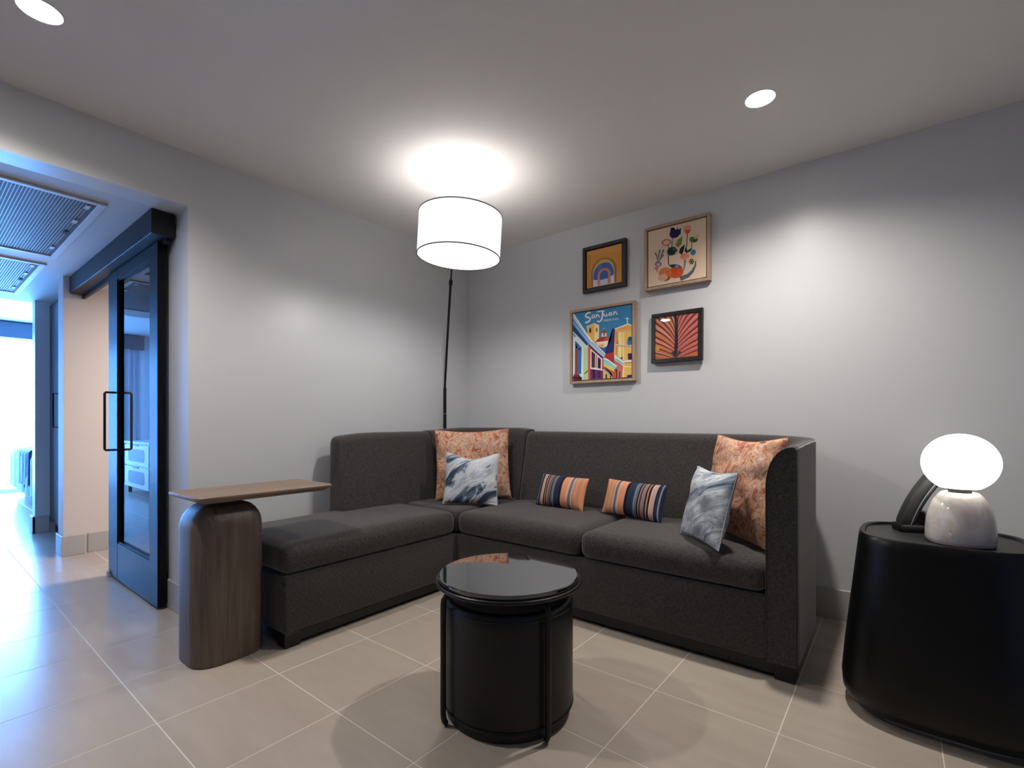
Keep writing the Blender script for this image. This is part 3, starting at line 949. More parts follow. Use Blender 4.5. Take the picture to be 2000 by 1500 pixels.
from_bm('tip_rod', bm, 'blackmetal', t)
# shade in its own little frame, tilted a touch
SR, SB, ST = 0.229, 1.913, 2.142
tilt = Matrix.Rotation(D(3.0), 4, F)
ctr = Vector((SCN.x - PB.x, SCN.y - PB.y, (SB + ST) / 2))
hz = (ST - SB) / 2
bm = bmesh.new()
n = 96
loops_to_bm(bm, [[Vector((r_ * math.cos(2 * PI * i / n), r_ * math.sin(2 * PI * i / n), z_)) for i in range(n)] for r_, z_ in ((SR, -hz), (SR, 0), (SR, hz), (SR - 0.002, hz), (SR - 0.002, 0), (SR - 0.002, -hz), (SR, -hz))], False, False)
bmesh.ops.remove_doubles(bm, verts=bm.verts, dist=1e-5)
sh = from_bm('shade', bm, 'shade', t)
sh.matrix_local = Matrix.Translation(ctr) @ tilt
for z_ in (-hz, hz):
    bm = bmesh.new()
    tube(bm, [(SR * math.cos(2 * PI * i / n), SR * math.sin(2 * PI * i / n), z_) for i in range(n + 1)], 0.0032, 6, False)
    from_bm('shade_trim', bm, 'rim', sh)
lathe('diffuser', [(0, -hz + 0.010), (SR - 0.004, -hz + 0.010), (SR - 0.004, -hz + 0.013), (0, -hz + 0.013)], 'diffuser', sh, 72)
lathe('diffuser_light_block', [(0, -hz + 0.0135), (SR - 0.004, -hz + 0.0135), (SR - 0.004, -hz + 0.0155), (0, -hz + 0.0155)], 'white', sh, 72)  # added opaque disc, keeps the diffuser's glow off the ceiling
for a in (D(112), D(36), D(-75)):
    bm = bmesh.new()
    ca, sa = math.cos(a + TH), math.sin(a + TH)
    tube(bm, [((SR - 0.004) * ca, (SR - 0.004) * sa, -hz + 0.004), ((SR - 0.022) * ca, (SR - 0.022) * sa, -hz + 0.008)], 0.002, 6)
    from_bm('clip', bm, 'rim', sh)
lathe('socket', [(0, 0.03), (0.018, 0.03), (0.018, 0.085), (0, 0.085)], 'blackmetal', sh, 20)
lathe('bulb', [(0, -0.055), (0.02, -0.05), (0.03, -0.03), (0.03, -0.01), (0.02, 0.015), (0.014, 0.03), (0, 0.03)], 'white', sh, 24)
pl = bpy.data.lights.new('lamp_bulb', 'POINT'); pl.energy = P_BULB; pl.shadow_soft_size = 0.09; pl.color = (1.0, 0.96, 0.92)
po = bpy.data.objects.new('lamp_bulb', pl); COL.objects.link(po); po.parent = sh; po.location = (0.06, -0.06, 0.02)
# the light that leaves the lamp through its bottom diffuser
dl = spot('diffuser_lamp', None, (0, 0, 0), P_LAMP_DOWN, 176, 0.5, 0.035, (1.0, 0.97, 0.93))
dl.parent = sh; dl.location = (0, 0, -hz - 0.022)

# ------------------------------------------------------------------ pictures on the right wall
def homography(src):
    """crop quad (tl, tr, br, bl) -> unit square, x to the right, y up"""
    dst = [(0, 1), (1, 1), (1, 0), (0, 0)]
    A, b = [], []
    for (x, y), (u, v) in zip(src, dst):
        A.append([x, y, 1, 0, 0, 0, -u * x, -u * y]); b.append(u)
        A.append([0, 0, 0, x, y, 1, -v * x, -v * y]); b.append(v)
    n = 8
    for i in range(n):
        p = max(range(i, n), key=lambda r_: abs(A[r_][i]))
        A[i], A[p] = A[p], A[i]; b[i], b[p] = b[p], b[i]
        for r_ in range(i + 1, n):
            f = A[r_][i] / A[i][i]
            for c in range(i, n): A[r_][c] -= f * A[i][c]
            b[r_] -= f * b[i]
    h = [0] * n
    for i in reversed(range(n)):
        h[i] = (b[i] - sum(A[i][c] * h[c] for c in range(i + 1, n))) / A[i][i]
    return lambda x, y: ((h[0] * x + h[1] * y + h[2]) / (h[6] * x + h[7] * y + 1), (h[3] * x + h[4] * y + h[5]) / (h[6] * x + h[7] * y + 1))

class Art:
    def __init__(self, quad):
        self.h = homography(quad) if quad else (lambda x, y: (x, y))
        self.polys = []
        self.layer = 0
    def uv(self, pts): return [self.h(*p) for p in pts]
    def poly(self, pts, col, step=1):
        self.layer += step
        self.polys.append((self.uv(pts), col, self.layer))
    def raw(self, pts, col):
        self.layer += 1
        self.polys.append((pts, col, self.layer))
    def ell(self, cx, cy, rx, ry, rot, col, n=22, a0=0, a1=360):
        c, s = math.cos(D(rot)), math.sin(D(rot))
        m = n if a1 - a0 >= 360 else n + 1
        pts = []
        for i in range(m):
            t_ = D(a0 + (a1 - a0) * i / n)
            x, y = rx * math.cos(t_), ry * math.sin(t_)
            pts.append((cx + x * c - y * s, cy + x * s + y * c))
        self.poly(pts, col)
    def line(self, pts, w, col, w1=None):
        uv = pts
        w1 = w if w1 is None else w1
        m = len(uv) - 1
        left, right = [], []
        for i, (x, y) in enumerate(uv):
            a, b = uv[max(i - 1, 0)], uv[min(i + 1, m)]
            dx, dy = b[0] - a[0], b[1] - a[1]
            l_ = math.hypot(dx, dy) or 1
            ww = (w + (w1 - w) * i / m) / 2
            left.append((x - dy / l_ * ww, y + dx / l_ * ww)); right.append((x + dy / l_ * ww, y - dx / l_ * ww))
        for i in range(m):
            self.poly([left[i], left[i + 1], right[i + 1], right[i]], col, 1 if i == 0 else 0)
    def build(self, x0, x1, z0, z1, y, parent):
        bm = bmesh.new()
        lay = bm.loops.layers.float_color.new('ink')
        for pts, col, k_ in self.polys:
            cl = [(min(1, max(0, u)), min(1, max(0, v))) for u, v in pts]
            out = []
            for q in cl:
                if not out or math.hypot(q[0] - out[-1][0], q[1] - out[-1][1]) > 1e-5: out.append(q)
            if len(out) > 2 and math.hypot(out[0][0] - out[-1][0], out[0][1] - out[-1][1]) < 1e-5: out.pop()
            if len(out) < 3: continue
            area = sum(out[i][0] * out[(i + 1) % len(out)][1] - out[(i + 1) % len(out)][0] * out[i][1] for i in range(len(out)))
            if abs(area) < 1e-7: continue
            if area < 0: out = out[::-1]
            vs = [bm.verts.new((x0 + (x1 - x0) * u, y - 0.0006 - 0.000012 * k_, z0 + (z1 - z0) * v)) for u, v in out]
            f = bm.faces.new(vs)
            for lp in f.loops: lp[lay] = col
        bmesh.ops.triangulate(bm, faces=[f for f in bm.faces if len(f.verts) > 4])
        me = bpy.data.meshes.new('print'); bm.to_mesh(me); bm.free()
        return link('print', me, 'print', parent, 0)

def frame_pic(label, x0, x1, z0, z1, depth, fw, mat, art, inner='blackframe', glass=False, group=None):
    t = thing('framed_picture', label, 'picture', ((x0 + x1) / 2, YW, (z0 + z1) / 2), group)
    yf = YW - depth
    bm = bmesh.new()
    for a in ((x0, x1, z1 - fw, z1), (x0, x1, z0, z0 + fw), (x0, x0 + fw, z0 + fw, z1 - fw), (x1 - fw, x1, z0 + fw, z1 - fw)):
        add_box(bm, a[0], a[1], yf, YW - 0.002, a[2], a[3], 0.0015, 1)
    from_bm('frame', bm, mat, t)
    gap = 0.006 if not glass else 0.0
    box('backing', x0 + fw, x1 - fw, YW - 0.014, YW - 0.004, z0 + fw, z1 - fw, inner, t)
    i0, i1, k0, k1 = x0 + fw + gap, x1 - fw - gap, z0 + fw + gap, z1 - fw - gap
    yp = yf + 0.008
    box('canvas' if not glass else 'mount', i0, i1, yp, YW - 0.0145, k0, k1, 'white', t)
    art.build(i0, i1, k0, k1, yp, t)
    if glass:
        box('glass', i0, i1, yf + 0.0015, yf + 0.0035, k0, k1, 'picglass', t)
    return adopt(t)

# 1: yellow wall with a blue arched doorway
A = Art([(170, 655), (678, 520), (678, 1092), (170, 1190)])
A.raw([(0, 0), (1, 0), (1, 1), (0, 1)], rgb(222, 156, 78))
A.raw([(0, 0), (0.12, 0), (0.12, 0.9), (0, 1)], rgb(214, 144, 62))
A.raw([(0, 0.9), (1, 0.8), (1, 1), (0, 1)], rgb(226, 164, 90))
def arch(x0, x1, zb, zt, rise, n=18):
    pts = [(x0, zb)]
    for i in range(n + 1):
        a = PI - PI * i / n
        pts.append(((x0 + x1) / 2 + (x1 - x0) / 2 * math.cos(a), zt - rise + rise * math.sin(a)))
    pts.append((x1, zb))
    return pts[::-1]
A.raw(arch(0.13, 0.86, 0.03, 0.735, 0.36), rgb(150, 122, 84))
A.raw(arch(0.18, 0.80, 0.0, 0.70, 0.34), rgb(224, 176, 104))
A.raw(arch(0.20, 0.78, 0.02, 0.60, 0.30), rgb(70, 112, 184))
A.raw([(0.56, 0.44), (0.76, 0.40), (0.74, 0.47), (0.66, 0.565), (0.56, 0.60)], rgb(86, 106, 200))
A.raw([(0.28, 0.40), (0.42, 0.44), (0.44, 0.59), (0.34, 0.55)], rgb(82, 132, 200))
A.raw([(0.19, 0.02), (0.19, 0.20), (0.34, 0.17), (0.34, 0.02)], rgb(220, 224, 238))
A.raw([(0.34, 0.02), (0.34, 0.18), (0.62, 0.19), (0.62, 0.02)], rgb(196, 204, 230))
A.raw([(0.62, 0.02), (0.62, 0.18), (0.79, 0.24), (0.79, 0.02)], rgb(228, 228, 238))
A.raw(arch(0.32, 0.69, 0.03, 0.46, 0.17), rgb(224, 140, 128))
A.raw(arch(0.385, 0.62, 0.03, 0.395, 0.13), rgb(74, 110, 176))
A.raw([(0.39, 0.02), (0.39, 0.16), (0.615, 0.17), (0.615, 0.02)], rgb(214, 216, 232))
A.raw([(0.0, 0.08), (0.13, 0.08), (0.13, 0.09), (0, 0.09)], rgb(200, 124, 40))
frame_pic('small black framed print of a blue archway in a yellow wall', -1.701, -1.382, 1.884, 2.196, 0.030, 0.024, 'blackframe', A, glass=False, group='pictures on the grey wall')

# 2: botanical shapes on cream
A = Art([(1045, 378), (1838, 165), (1838, 995), (1045, 1143)])
A.raw([(0, 0), (1, 0), (1, 1), (0, 1)], rgb(228, 204, 176))
stem = rgb(42, 40, 52)
navy, orange, coral, green, dgreen, grey, slate = rgb(40, 36, 84), rgb(204, 92, 44), rgb(226, 146, 118), rgb(122, 142, 62), rgb(34, 64, 54), rgb(112, 112, 122), rgb(92, 98, 120)
A.line([(1375, 450), (1368, 580)], 10, stem); A.line([(1580, 400), (1572, 580)], 10, stem)
A.line([(1640, 510), (1640, 600), (1610, 650)], 10, stem); A.line([(1315, 560), (1325, 610)], 10, stem)
A.line([(1318, 700), (1322, 820), (1345, 850)], 14, stem)
A.ell(1405, 400, 72, 58, -25, navy); A.poly([(1340, 430), (1352, 320), (1385, 360), (1395, 310), (1425, 350), (1448, 305), (1458, 345), (1495, 315), (1490, 400), (1400, 460)], navy)
A.ell(1580, 315, 56, 34, -10, rgb(226, 150, 140)); A.poly([(1535, 345), (1632, 338), (1600, 390), (1575, 408), (1552, 385)], orange)
A.ell(1292, 520, 66, 46, -12, rgb(190, 104, 86)); A.ell(1296, 520, 46, 30, -12, rgb(234, 184, 164)); A.ell(1262, 582, 36, 24, 20, rgb(234, 186, 178))
A.poly([(1515, 432), (1500, 540), (1455, 590), (1415, 560), (1450, 480)], green)
A.ell(1655, 478, 46, 40, 0, rgb(84, 120, 62)); A.ell(1690, 490, 40, 22, -30, rgb(52, 86, 54)); A.ell(1720, 430, 22, 26, 0, rgb(224, 166, 150)); A.ell(1690, 455, 22, 18, 0, rgb(168, 176, 96))
A.ell(1372, 640, 72, 58, -25, dgreen); A.ell(1345, 668, 40, 34, 0, rgb(28, 52, 66)); A.ell(1405, 612, 26, 18, -30, rgb(60, 104, 70))
A.poly([(1545, 545), (1515, 600), (1525, 650), (1500, 690), (1465, 660), (1480, 600)], rgb(40, 40, 58))
A.poly([(1560, 560), (1580, 630), (1640, 590), (1620, 640), (1570, 668), (1540, 640)], rgb(36, 54, 46))
A.ell(1660, 655, 36, 44, 20, rgb(62, 124, 164)); A.ell(1545, 712, 66, 44, -14, coral); A.ell(1525, 700, 30, 24, 0, rgb(222, 130, 108)); A.ell(1440, 668, 26, 20, 0, rgb(232, 186, 160))
for pts in ([(1140, 665), (1165, 720), (1172, 790)], [(1205, 625), (1190, 700), (1182, 790)], [(1255, 620), (1235, 680), (1200, 760)], [(1250, 690), (1215, 745), (1190, 790)]):
    A.line(pts, 26, grey, 8)
A.ell(1183, 822, 46, 40, 0, rgb(136, 112, 150)); A.ell(1183, 830, 24, 22, 0, rgb(206, 180, 200)); A.ell(1160, 880, 28, 22, 0, rgb(206, 120, 110)); A.line([(1160, 890), (1172, 940)], 26, rgb(214, 130, 110), 8)
A.ell(1640, 780, 40, 42, 0, rgb(216, 176, 130))
for a in range(0, 360, 60): A.ell(1638 + 24 * math.cos(D(a)), 785 + 28 * math.sin(D(a)), 13, 10, a, rgb(70, 48, 36))
A.ell(1638, 785, 12, 11, 0, rgb(60, 44, 34))
A.line([(1550, 760), (1545, 830), (1530, 910)], 36, rgb(140, 134, 136), 14)
A.line([(1695, 770), (1690, 840), (1650, 920), (1590, 980), (1480, 1025)], 12, slate, 66)
A.ell(1415, 852, 78, 28, 4, rgb(46, 60, 84)); A.ell(1440, 855, 30, 20, 0, rgb(124, 140, 196)); A.line([(1340, 845), (1390, 870)], 22, rgb(40, 70, 66), 12)
A.ell(1275, 935, 90, 66, -18, rgb(216, 130, 76)); A.ell(1255, 1010, 78, 48, -10, rgb(226, 164, 140)); A.ell(1420, 940, 104, 76, -8, rgb(208, 88, 36)); A.ell(1440, 925, 60, 44, 0, rgb(198, 78, 34))
A.ell(1330, 950, 40, 50, 20, rgb(218, 112, 58)); A.poly([(1505, 850), (1530, 930), (1450, 990), (1440, 900)], rgb(206, 90, 44)); A.line([(1340, 1000), (1310, 1040), (1265, 1055)], 36, rgb(128, 62, 44), 8)
frame_pic('oak framed botanical painting of flowers and fruit shapes on cream', -1.249, -0.851, 1.822, 2.215, 0.042, 0.017, 'oak', A, group='pictures on the grey wall')

# 3: travel poster of a street
A = Art([(165, 262), (1095, 118), (1085, 1318), (165, 1355)])
A.raw([(0, 0), (1, 0), (1, 1), (0, 1)], rgb(64, 138, 188))
A.poly([(560, 780), (760, 700), (800, 900), (640, 960), (560, 860)], rgb(48, 100, 170))
A.poly([(375, 480), (500, 420), (575, 460), (570, 690), (510, 740), (420, 690)], rgb(236, 184, 90))
A.poly([(500, 425), (575, 460), (570, 690), (502, 730)], rgb(248, 222, 158))
A.ell(435, 540, 17, 44, 3, rgb(60, 40, 50)); A.ell(536, 532, 13, 40, 3, rgb(150, 100, 60))
A.line([(375, 482), (500, 425), (575, 462)], 12, rgb(250, 236, 200))
A.poly([(520, 735), (760, 715), (735, 780), (640, 830), (560, 800)], rgb(240, 226, 200)); A.poly([(560, 785), (640, 760), (650, 808), (590, 822)], rgb(238, 176, 90))
A.poly([(510, 738), (545, 690), (600, 655), (680, 648), (735, 668), (762, 700), (752, 716), (640, 722)], rgb(184, 48, 58)); A.poly([(640, 720), (680, 660), (735, 670), (760, 700), (750, 715)], rgb(206, 84, 76))
A.line([(520, 742), (640, 728), (750, 718)], 10, rgb(250, 240, 220))
A.poly([(612, 645), (617, 580), (690, 578), (695, 642)], rgb(240, 204, 150)); A.poly([(605, 585), (650, 528), (692, 560), (692, 584)], rgb(160, 60, 60)); A.ell(652, 605, 10, 26, 0, rgb(80, 50, 60)); A.line([(650, 500), (650, 530)], 6, rgb(240, 230, 220))
A.poly([(785, 510), (835, 520), (835, 910), (660, 930), (700, 800), (758, 720)], rgb(46, 46, 112))
A.poly([(665, 935), (805, 905), (805, 1085), (720, 1020), (665, 990)], rgb(188, 46, 38))
A.poly([(825, 525), (1040, 440), (1092, 470), (1090, 1320), (950, 1320), (950, 1050), (805, 930)], rgb(234, 190, 98))
A.poly([(850, 535), (1040, 462), (1090, 490), (1090, 545), (850, 545)], rgb(240, 170, 78))
A.line([(820, 525), (1040, 440), (1092, 468)], 16, rgb(246, 240, 228)); A.line([(830, 548), (1090, 552)], 16, rgb(214, 180, 170))
A.poly([(880, 575), (930, 575), (925, 1000), (870, 980)], rgb(248, 228, 160)); A.poly([(940, 580), (972, 580), (968, 1050), (940, 1030)], rgb(244, 220, 150)); A.poly([(832, 570), (868, 570), (862, 960), (832, 930)], rgb(222, 150, 80))
A.line([(835, 790), (960, 800), (1090, 812)], 30, rgb(196, 160, 170)); A.line([(835, 778), (1090, 796)], 8, rgb(248, 240, 220))
A.poly([(1020, 790), (1018, 700), (1045, 650), (1090, 655), (1090, 790)], rgb(62, 116, 146)); A.ell(1062, 690, 16, 34, 0, rgb(30, 60, 90))
A.poly([(1025, 932), (1090, 925), (1090, 1035), (1028, 1032)], rgb(54, 32, 88)); A.line([(960, 1060), (1090, 1050)], 30, rgb(240, 228, 226)); A.line([(960, 1085), (1090, 1078)], 8, rgb(120, 80, 120)); A.line([(955, 1145), (1090, 1150)], 14, rgb(246, 232, 200))
A.poly([(1010, 1285), (1090, 1280), (1090, 1320), (1010, 1320)], rgb(48, 34, 84)); A.poly([(935, 1090), (968, 1090), (965, 1320), (935, 1320)], rgb(246, 226, 150))
A.poly([(805, 930), (968, 1055), (968, 1135), (820, 1035)], rgb(226, 236, 232)); A.line([(830, 1015), (960, 1105)], 22, rgb(130, 180, 190)); A.line([(805, 932), (968, 1058)], 10, rgb(200, 160, 150))
A.poly([(800, 1030), (950, 1135), (935, 1325), (830, 1325), (830, 1150)], rgb(206, 116, 104)); A.line([(895, 1220), (893, 1320)], 20, rgb(70, 40, 70)); A.line([(845, 1180), (845, 1320)], 20, rgb(60, 36, 66))
A.poly([(165, 640), (330, 800), (330, 1350), (165, 1356)], rgb(224, 230, 238))
A.poly([(200, 700), (300, 815), (292, 1250), (240, 1250), (240, 850), (200, 830)], rgb(52, 112, 184)); A.poly([(200, 820), (292, 830), (292, 860), (200, 850)], rgb(30, 60, 120))
A.poly([(195, 830), (245, 840), (240, 1235), (195, 1235)], rgb(176, 84, 62))
for i in range(13): A.line([(197, 858 + i * 30), (241, 862 + i * 29)], 12, rgb(86, 40, 40))
A.poly([(300, 790), (402, 800), (402, 1345), (296, 1345)], rgb(184, 214, 172)); A.poly([(300, 800), (330, 810), (326, 1345), (296, 1345)], rgb(222, 238, 214))
A.poly([(400, 770), (660, 990), (640, 1190), (640, 1330), (400, 1342)], rgb(178, 52, 52))
A.poly([(400, 770), (440, 800), (436, 1340), (400, 1342)], rgb(206, 96, 70))
A.poly([(438, 838), (625, 1010), (618, 1185), (434, 1165)], rgb(226, 216, 218)); A.poly([(456, 880), (510, 925), (506, 1152), (454, 1146)], rgb(58, 28, 58)); A.poly([(553, 975), (602, 1018), (598, 1172), (550, 1160)], rgb(58, 28, 58)); A.line([(530, 945), (526, 1150)], 14, rgb(170, 60, 60)); A.line([(482, 905), (480, 1148)], 8, rgb(140, 60, 80))
A.poly([(434, 1168), (640, 1196), (640, 1330), (434, 1336)], rgb(112, 50, 112)); A.poly([(470, 1175), (510, 1180), (508, 1335), (468, 1335)], rgb(60, 24, 60)); A.poly([(560, 1188), (596, 1194), (594, 1330), (558, 1332)], rgb(74, 32, 78)); A.line([(434, 1162), (660, 1200)], 14, rgb(240, 230, 222))
A.line([(345, 1250), (400, 1195)], 16, rgb(50, 90, 60))
A.poly([(635, 1195), (790, 1262), (785, 1330), (635, 1330)], rgb(232, 186, 96)); A.line([(685, 1260), (685, 1330)], 24, rgb(40, 36, 44)); A.line([(750, 1280), (750, 1330)], 18, rgb(40, 36, 44)); A.poly([(670, 1225), (790, 1270), (770, 1300), (670, 1260)], rgb(150, 176, 196))
A.poly([(635, 1110), (830, 1215), (830, 1330), (790, 1330), (770, 1250), (635, 1165)], rgb(200, 96, 60)); A.poly([(640, 1092), (812, 1188), (805, 1222), (640, 1130)], rgb(236, 206, 92))
A.poly([(640, 1000), (700, 1020), (852, 1140), (812, 1192), (640, 1092)], rgb(148, 212, 204)); A.line([(640, 1000), (700, 1020), (852, 1140)], 18, rgb(246, 246, 240)); A.line([(645, 1075), (815, 1175)], 12, rgb(206, 226, 150))
A.poly([(165, 545), (240, 590), (400, 780), (396, 835), (340, 830), (165, 640)], rgb(206, 224, 226)); A.line([(240, 600), (398, 790)], 16, rgb(250, 248, 244)); A.line([(170, 585), (200, 640)], 30, rgb(90, 160, 150))
A.poly([(165, 262), (186, 268), (440, 690), (668, 932), (655, 990), (400, 775), (165, 480)], rgb(196, 218, 232))
A.poly([(165, 335), (440, 735), (412, 772), (165, 470)], rgb(84, 150, 206)); A.poly([(165, 440), (405, 765), (385, 792), (165, 545)], rgb(34, 62, 112)); A.line([(170, 262), (440, 690)], 20, rgb(250, 250, 248)); A.line([(165, 400), (420, 745)], 10, rgb(220, 232, 244))
A.poly([(440, 690), (668, 932), (655, 990), (425, 745)], rgb(164, 208, 222)); A.line([(440, 690), (668, 932)], 16, rgb(248, 248, 246)); A.line([(412, 772), (628, 990)], 20, rgb(40, 46, 96))
for i in range(11): A.line([(462 + i * 18, 745 + i * 19.5), (480 + i * 18, 735 + i * 19.5)], 9, rgb(62, 110, 142))
A.poly([(170, 1290), (200, 1230), (250, 1240), (290, 1300), (310, 1350), (170, 1356)], rgb(110, 40, 60)); A.poly([(200, 1235), (245, 1240), (262, 1270), (200, 1275)], rgb(176, 48, 56)); A.line([(165, 1312), (310, 1312)], 18, rgb(30, 24, 44)); A.line([(240, 1335), (300, 1330)], 26, rgb(40, 34, 44))
wht = rgb(246, 244, 238)
A.line([(1022, 325), (1022, 432)], 13, wht); A.line([(985, 350), (1056, 356)], 10, wht)
for s, w in (([(442, 258), (425, 243), (398, 250), (368, 282), (366, 310), (385, 324), (420, 328), (438, 348), (424, 380), (395, 402), (372, 410), (360, 402)], 26),
             ([(502, 290), (482, 285), (464, 305), (462, 328), (478, 338), (498, 318), (504, 292), (506, 322), (520, 336)], 17),
             ([(532, 272), (536, 325)], 17), ([(537, 300), (556, 278), (570, 290), (574, 318), (590, 328)], 17),
             ([(545, 238), (590, 224), (640, 222), (665, 226)], 20), ([(632, 226), (630, 290), (622, 345), (604, 384), (574, 398), (546, 388)], 24),
             ([(656, 262), (652, 292), (668, 308), (690, 296), (698, 264), (700, 298), (714, 308)], 17),
             ([(772, 252), (750, 250), (732, 270), (734, 292), (750, 298), (768, 280), (774, 254), (778, 284), (792, 292)], 17),
             ([(806, 228), (814, 288)], 17), ([(814, 258), (832, 232), (846, 240), (852, 270), (872, 278)], 17)):
    A.line(s, w, wht)
# PUERTO RICO in little capitals
GL = {'P': [[(0, 0), (0, 1), (.8, .9), (.8, .6), (0, .5)]], 'U': [[(0, 1), (0, .2), (.4, 0), (.8, .2), (.8, 1)]], 'E': [[(.8, 1), (0, 1), (0, 0), (.8, 0)], [(0, .5), (.6, .5)]],
      'R': [[(0, 0), (0, 1), (.8, .9), (.8, .6), (0, .5), (.8, 0)]], 'T': [[(0, 1), (.9, 1)], [(.45, 1), (.45, 0)]], 'O': [[(.1, .2), (.1, .8), (.45, 1), (.8, .8), (.8, .2), (.45, 0), (.1, .2)]],
      'I': [[(.4, 0), (.4, 1)]], 'C': [[(.8, .85), (.45, 1), (.1, .8), (.1, .2), (.45, 0), (.8, .15)]]}
for i, ch in enumerate('PUERTO RICO'):
    if ch == ' ': continue
    for s in GL[ch]:
        A.line([(650 + i * 20.8 + gx * 14.5, 398 - i * 2.6 - gy * 32) for gx, gy in s], 5.5, wht)
frame_pic('oak framed travel poster of a colourful street lettered San Juan', -1.797, -1.313, 1.264, 1.776, 0.042, 0.017, 'oak', A, group='pictures on the grey wall')

# 4: red palm leaf under glass
A = Art(None)
A.raw([(0, 0), (1, 0), (1, 1), (0, 1)], rgb(206, 112, 88))
rnd = random.Random(5)
cols = [rgb(222, 138, 88), rgb(224, 124, 112), rgb(232, 160, 140), rgb(214, 116, 70), rgb(226, 142, 60), rgb(208, 110, 110)]
def leaflet(side, s, w, col, c):
    """curve leaving the midrib near height s, bending outwards and up"""
    ang = D(8 + 66 * max(0, s) ** 1.1)
    pts = []
    for i in range(9):
        f = i / 8
        a = ang + D(34) * (1 - f) * (0.6 + 0.4 * s)
        if i == 0: x, y = 0.5, s * 0.85 - 0.02
        else: x, y = x + side * 0.105 * math.cos(a), y + 0.105 * math.sin(a)
        pts.append((x, y))
    c.line(pts, w * 0.35, col, w * 1.7)
for kk in range(20):
    s = kk / 19 * 1.2 - 0.06
    for side in (-1, 1):
        leaflet(side, s, 0.055, cols[(kk * 2 + (side > 0) * 3) % 6], A)
for kk in range(14):
    s = kk / 13 * 1.15 - 0.02
    for side in (-1, 1):
        leaflet(side, s + rnd.uniform(-.01, .01), 0.026, rgb(112 + rnd.randint(-16, 26), 34, 40 + rnd.randint(0, 16)), A)
for kk in range(14):
    s = kk / 13 * 1.15 + 0.025
    for side in (-1, 1):
        leaflet(side, s + rnd.uniform(-.01, .01), 0.007, rgb(240, 184, 170), A)
A.raw([(0.0, 0.20), (0.10, 0.22), (0.12, 0.30), (0.0, 0.32)], rgb(236, 170, 52))
A.line([(0.46, 0.02), (0.50, 0.2), (0.505, 0.5), (0.50, 0.8), (0.47, 1.0)], 0.075, rgb(50, 38, 56), 0.06)
A.line([(0.40, 0.14), (0.50, 0.0)], 0.07, rgb(74, 66, 72), 0.02); A.line([(0.60, 0.14), (0.50, 0.0)], 0.07, rgb(74, 66, 72), 0.02)
for kk in range(26):
    y = 0.06 + kk / 26 * 0.9
    for side in (-1, 1):
        A.line([(0.5, y), (0.5 + side * 0.045, y + 0.05)], 0.014, rgb(56, 40, 58), 0.004)
frame_pic('black framed red palm leaf print under reflecting glass', -1.207, -0.895, 1.363, 1.671, 0.030, 0.024, 'blackframe', A, glass=True, group='pictures on the grey wall')
leaf = [o for o in bpy.data.objects if o.name.startswith('framed_picture')][-1]
leaf.rotation_euler = (D(-1.7), 0, D(-0.8)); leaf.location.y -= 0.005   # hangs a touch askew

# ------------------------------------------------------------------ bedroom seen through the opening and in the door glass
t = thing('bed', 'bed with quilted blue cover and hanging slate throw in the bright bedroom', 'bed', (-8.6, 2.0, 0))
box('bed_base', -9.60, -7.65, 1.02, 2.95, 0.06, 0.28, 'valence', t, 0.01, 2)
box('bed_plinth', -9.55, -7.70, 1.10, 2.95, 0.0, 0.06, 'plinth', t)
bm = bmesh.new()
nx_, ny_ = 48, 30
def drape(u, v):
    x = -9.68 + u * 2.10
    s = v * 2.5
    if s < 0.46: y, z = 0.965 - 0.0 + 0.02 * math.sin(u * 40), 0.14 + s
    elif s < 0.58: 
        a = (s - 0.46) / 0.12 * PI / 2
        y, z = 0.965 + 0.076 * (1 - math.cos(a)), 0.60 + 0.05 * math.sin(a) - 0.0
    else: y, z = 1.04 + (s - 0.58), 0.65
    z += 0.010 * abs(math.sin(u * PI * 9)) + 0.006 * abs(math.sin(v * PI * 9))
    y -= 0.008 * abs(math.sin(u * PI * 9)) if s < 0.46 else 0
    return Vector((x, y, z))
vs = [[bm.verts.new(drape(i / nx_, j / ny_)) for j in range(ny_ + 1)] for i in range(nx_ + 1)]
for i in range(nx_):
    for j in range(ny_):
        bm.faces.new((vs[i][j], vs[i + 1][j], vs[i + 1][j + 1], vs[i][j + 1]))
from_bm('quilt', bm, 'linen', t, 70)
box('mattress', -9.61, -7.64, 1.03, 2.95, 0.28, 0.63, 'white', t, 0.05, 3)
bm = bmesh.new()
def throwp(u, v):
    x = -8.75 + u * 0.75 + 0.05 * math.sin(v * 5)
    s = v * 1.2
    z0 = 0.20 + 0.06 * abs(math.sin(u * 9))
    if s < 0.45: y, z = 0.945 + 0.014 * math.sin(u * 22), z0 + s / 0.45 * (0.63 - z0)
    elif s < 0.57:
        a = (s - 0.45) / 0.12 * PI / 2
        y, z = 0.945 + 0.09 * (1 - math.cos(a)), 0.63 + 0.048 * math.sin(a)
    else: y, z = 1.035 + (s - 0.57), 0.678 + 0.006 * math.sin(u * 16)
    return Vector((x, y, z))
vs = [[bm.verts.new(throwp(i / 30, j / 24)) for j in range(25)] for i in range(31)]
for i in range(30):
    for j in range(24):
        bm.faces.new((vs[i][j], vs[i + 1][j], vs[i + 1][j + 1], vs[i][j + 1]))
adopt(t)
o = from_bm('throw_blanket', bm, 'throw', None, 70)
set_tags(o, 'slate throw blanket hanging over the side of the bed', 'blanket')

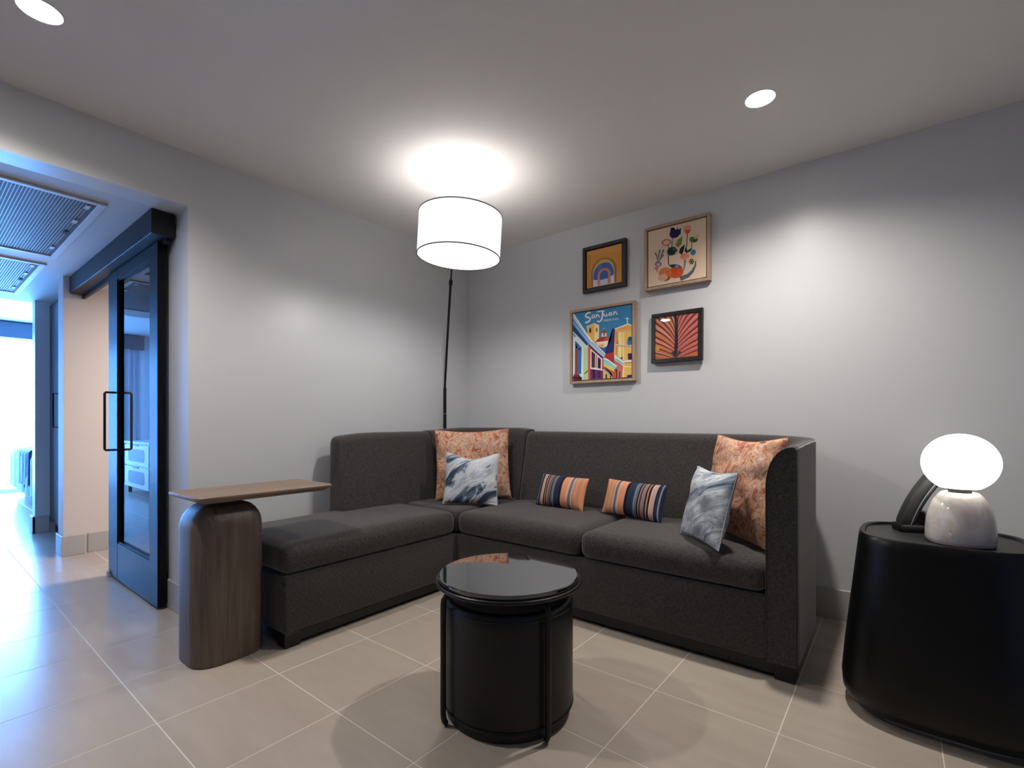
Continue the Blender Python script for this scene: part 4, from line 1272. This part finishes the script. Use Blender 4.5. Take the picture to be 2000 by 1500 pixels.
struct(box('trim_3', XB + 0.002, XB + 0.16, -0.76, 2.95, 2.17, 2.385, 'valence'))
bm = bmesh.new()
pts = []
for i in range(121):
    f = i / 120
    pts.append((XB + 0.08 + 0.028 * math.sin(f * 2 * PI * 8) + 0.008 * math.sin(f * 31), -0.74 + f * 0.62))
loops_to_bm(bm, [[Vector((x, y, z)) for x, y in pts] + [Vector((x - 0.004, y, z)) for x, y in pts[::-1]] for z in (0.02, 0.8, 1.6, 2.18)])
o = from_bm('curtain', bm, 'curtain', None, 60)
set_tags(o, 'pleated pale curtain beside the bedroom window, mirrored in the door glass', 'curtain')

t = thing('drawer_cabinet', 'white two drawer cabinet mirrored in the sliding door glass', 'cabinet', (-8.1, -0.55, 0))
box('carcass', -8.66, -7.56, -0.84, -0.292, 0.09, 0.70, 'white', t, 0.004, 1)
box('cabinet_top', -8.68, -7.54, -0.85, -0.265, 0.70, 0.73, 'white', t, 0.004, 1)
for z0, z1 in ((0.40, 0.685), (0.10, 0.385)):
    d = box('drawer', -8.64, -7.58, -0.292, -0.27, z0, z1, 'white', t, 0.004, 1)
    bm = bmesh.new()
    lp = rr(-8.11, (z0 + z1) / 2, 0.72, 0.17, 0.05, 6)
    loops_to_bm(bm, [[Vector((p.x, yy, p.y)) for p in lp] for yy in (-0.272, -0.2685)])
    from_bm('drawer_inset', bm, 'inset', d)
    box('pull', -8.22, -8.0, -0.272, -0.255, z1 - 0.012, z1 - 0.002, 'blackmetal', d)
for x in (-8.60, -7.62):
    for y in (-0.80, -0.32): box('leg', x - 0.02, x + 0.02, y - 0.02, y + 0.02, 0.0, 0.09, 'blackmetal', t)
adopt(t)
t = thing('table_lamp', 'dark dome shaded lamp on the white cabinet, mirrored in the door glass', 'lamp', (-7.72, -0.55, 0.73))
lathe('base', [(0, 0), (0.11, 0), (0.11, 0.02), (0.02, 0.03), (0.02, 0.6), (0, 0.6)], 'blackmetal', t, 32)
lathe('lamp_shade', [(0.20, 0.56), (0.21, 0.58), (0.20, 0.68), (0.17, 0.78), (0.11, 0.86), (0, 0.89)], 'valence', t, 40)
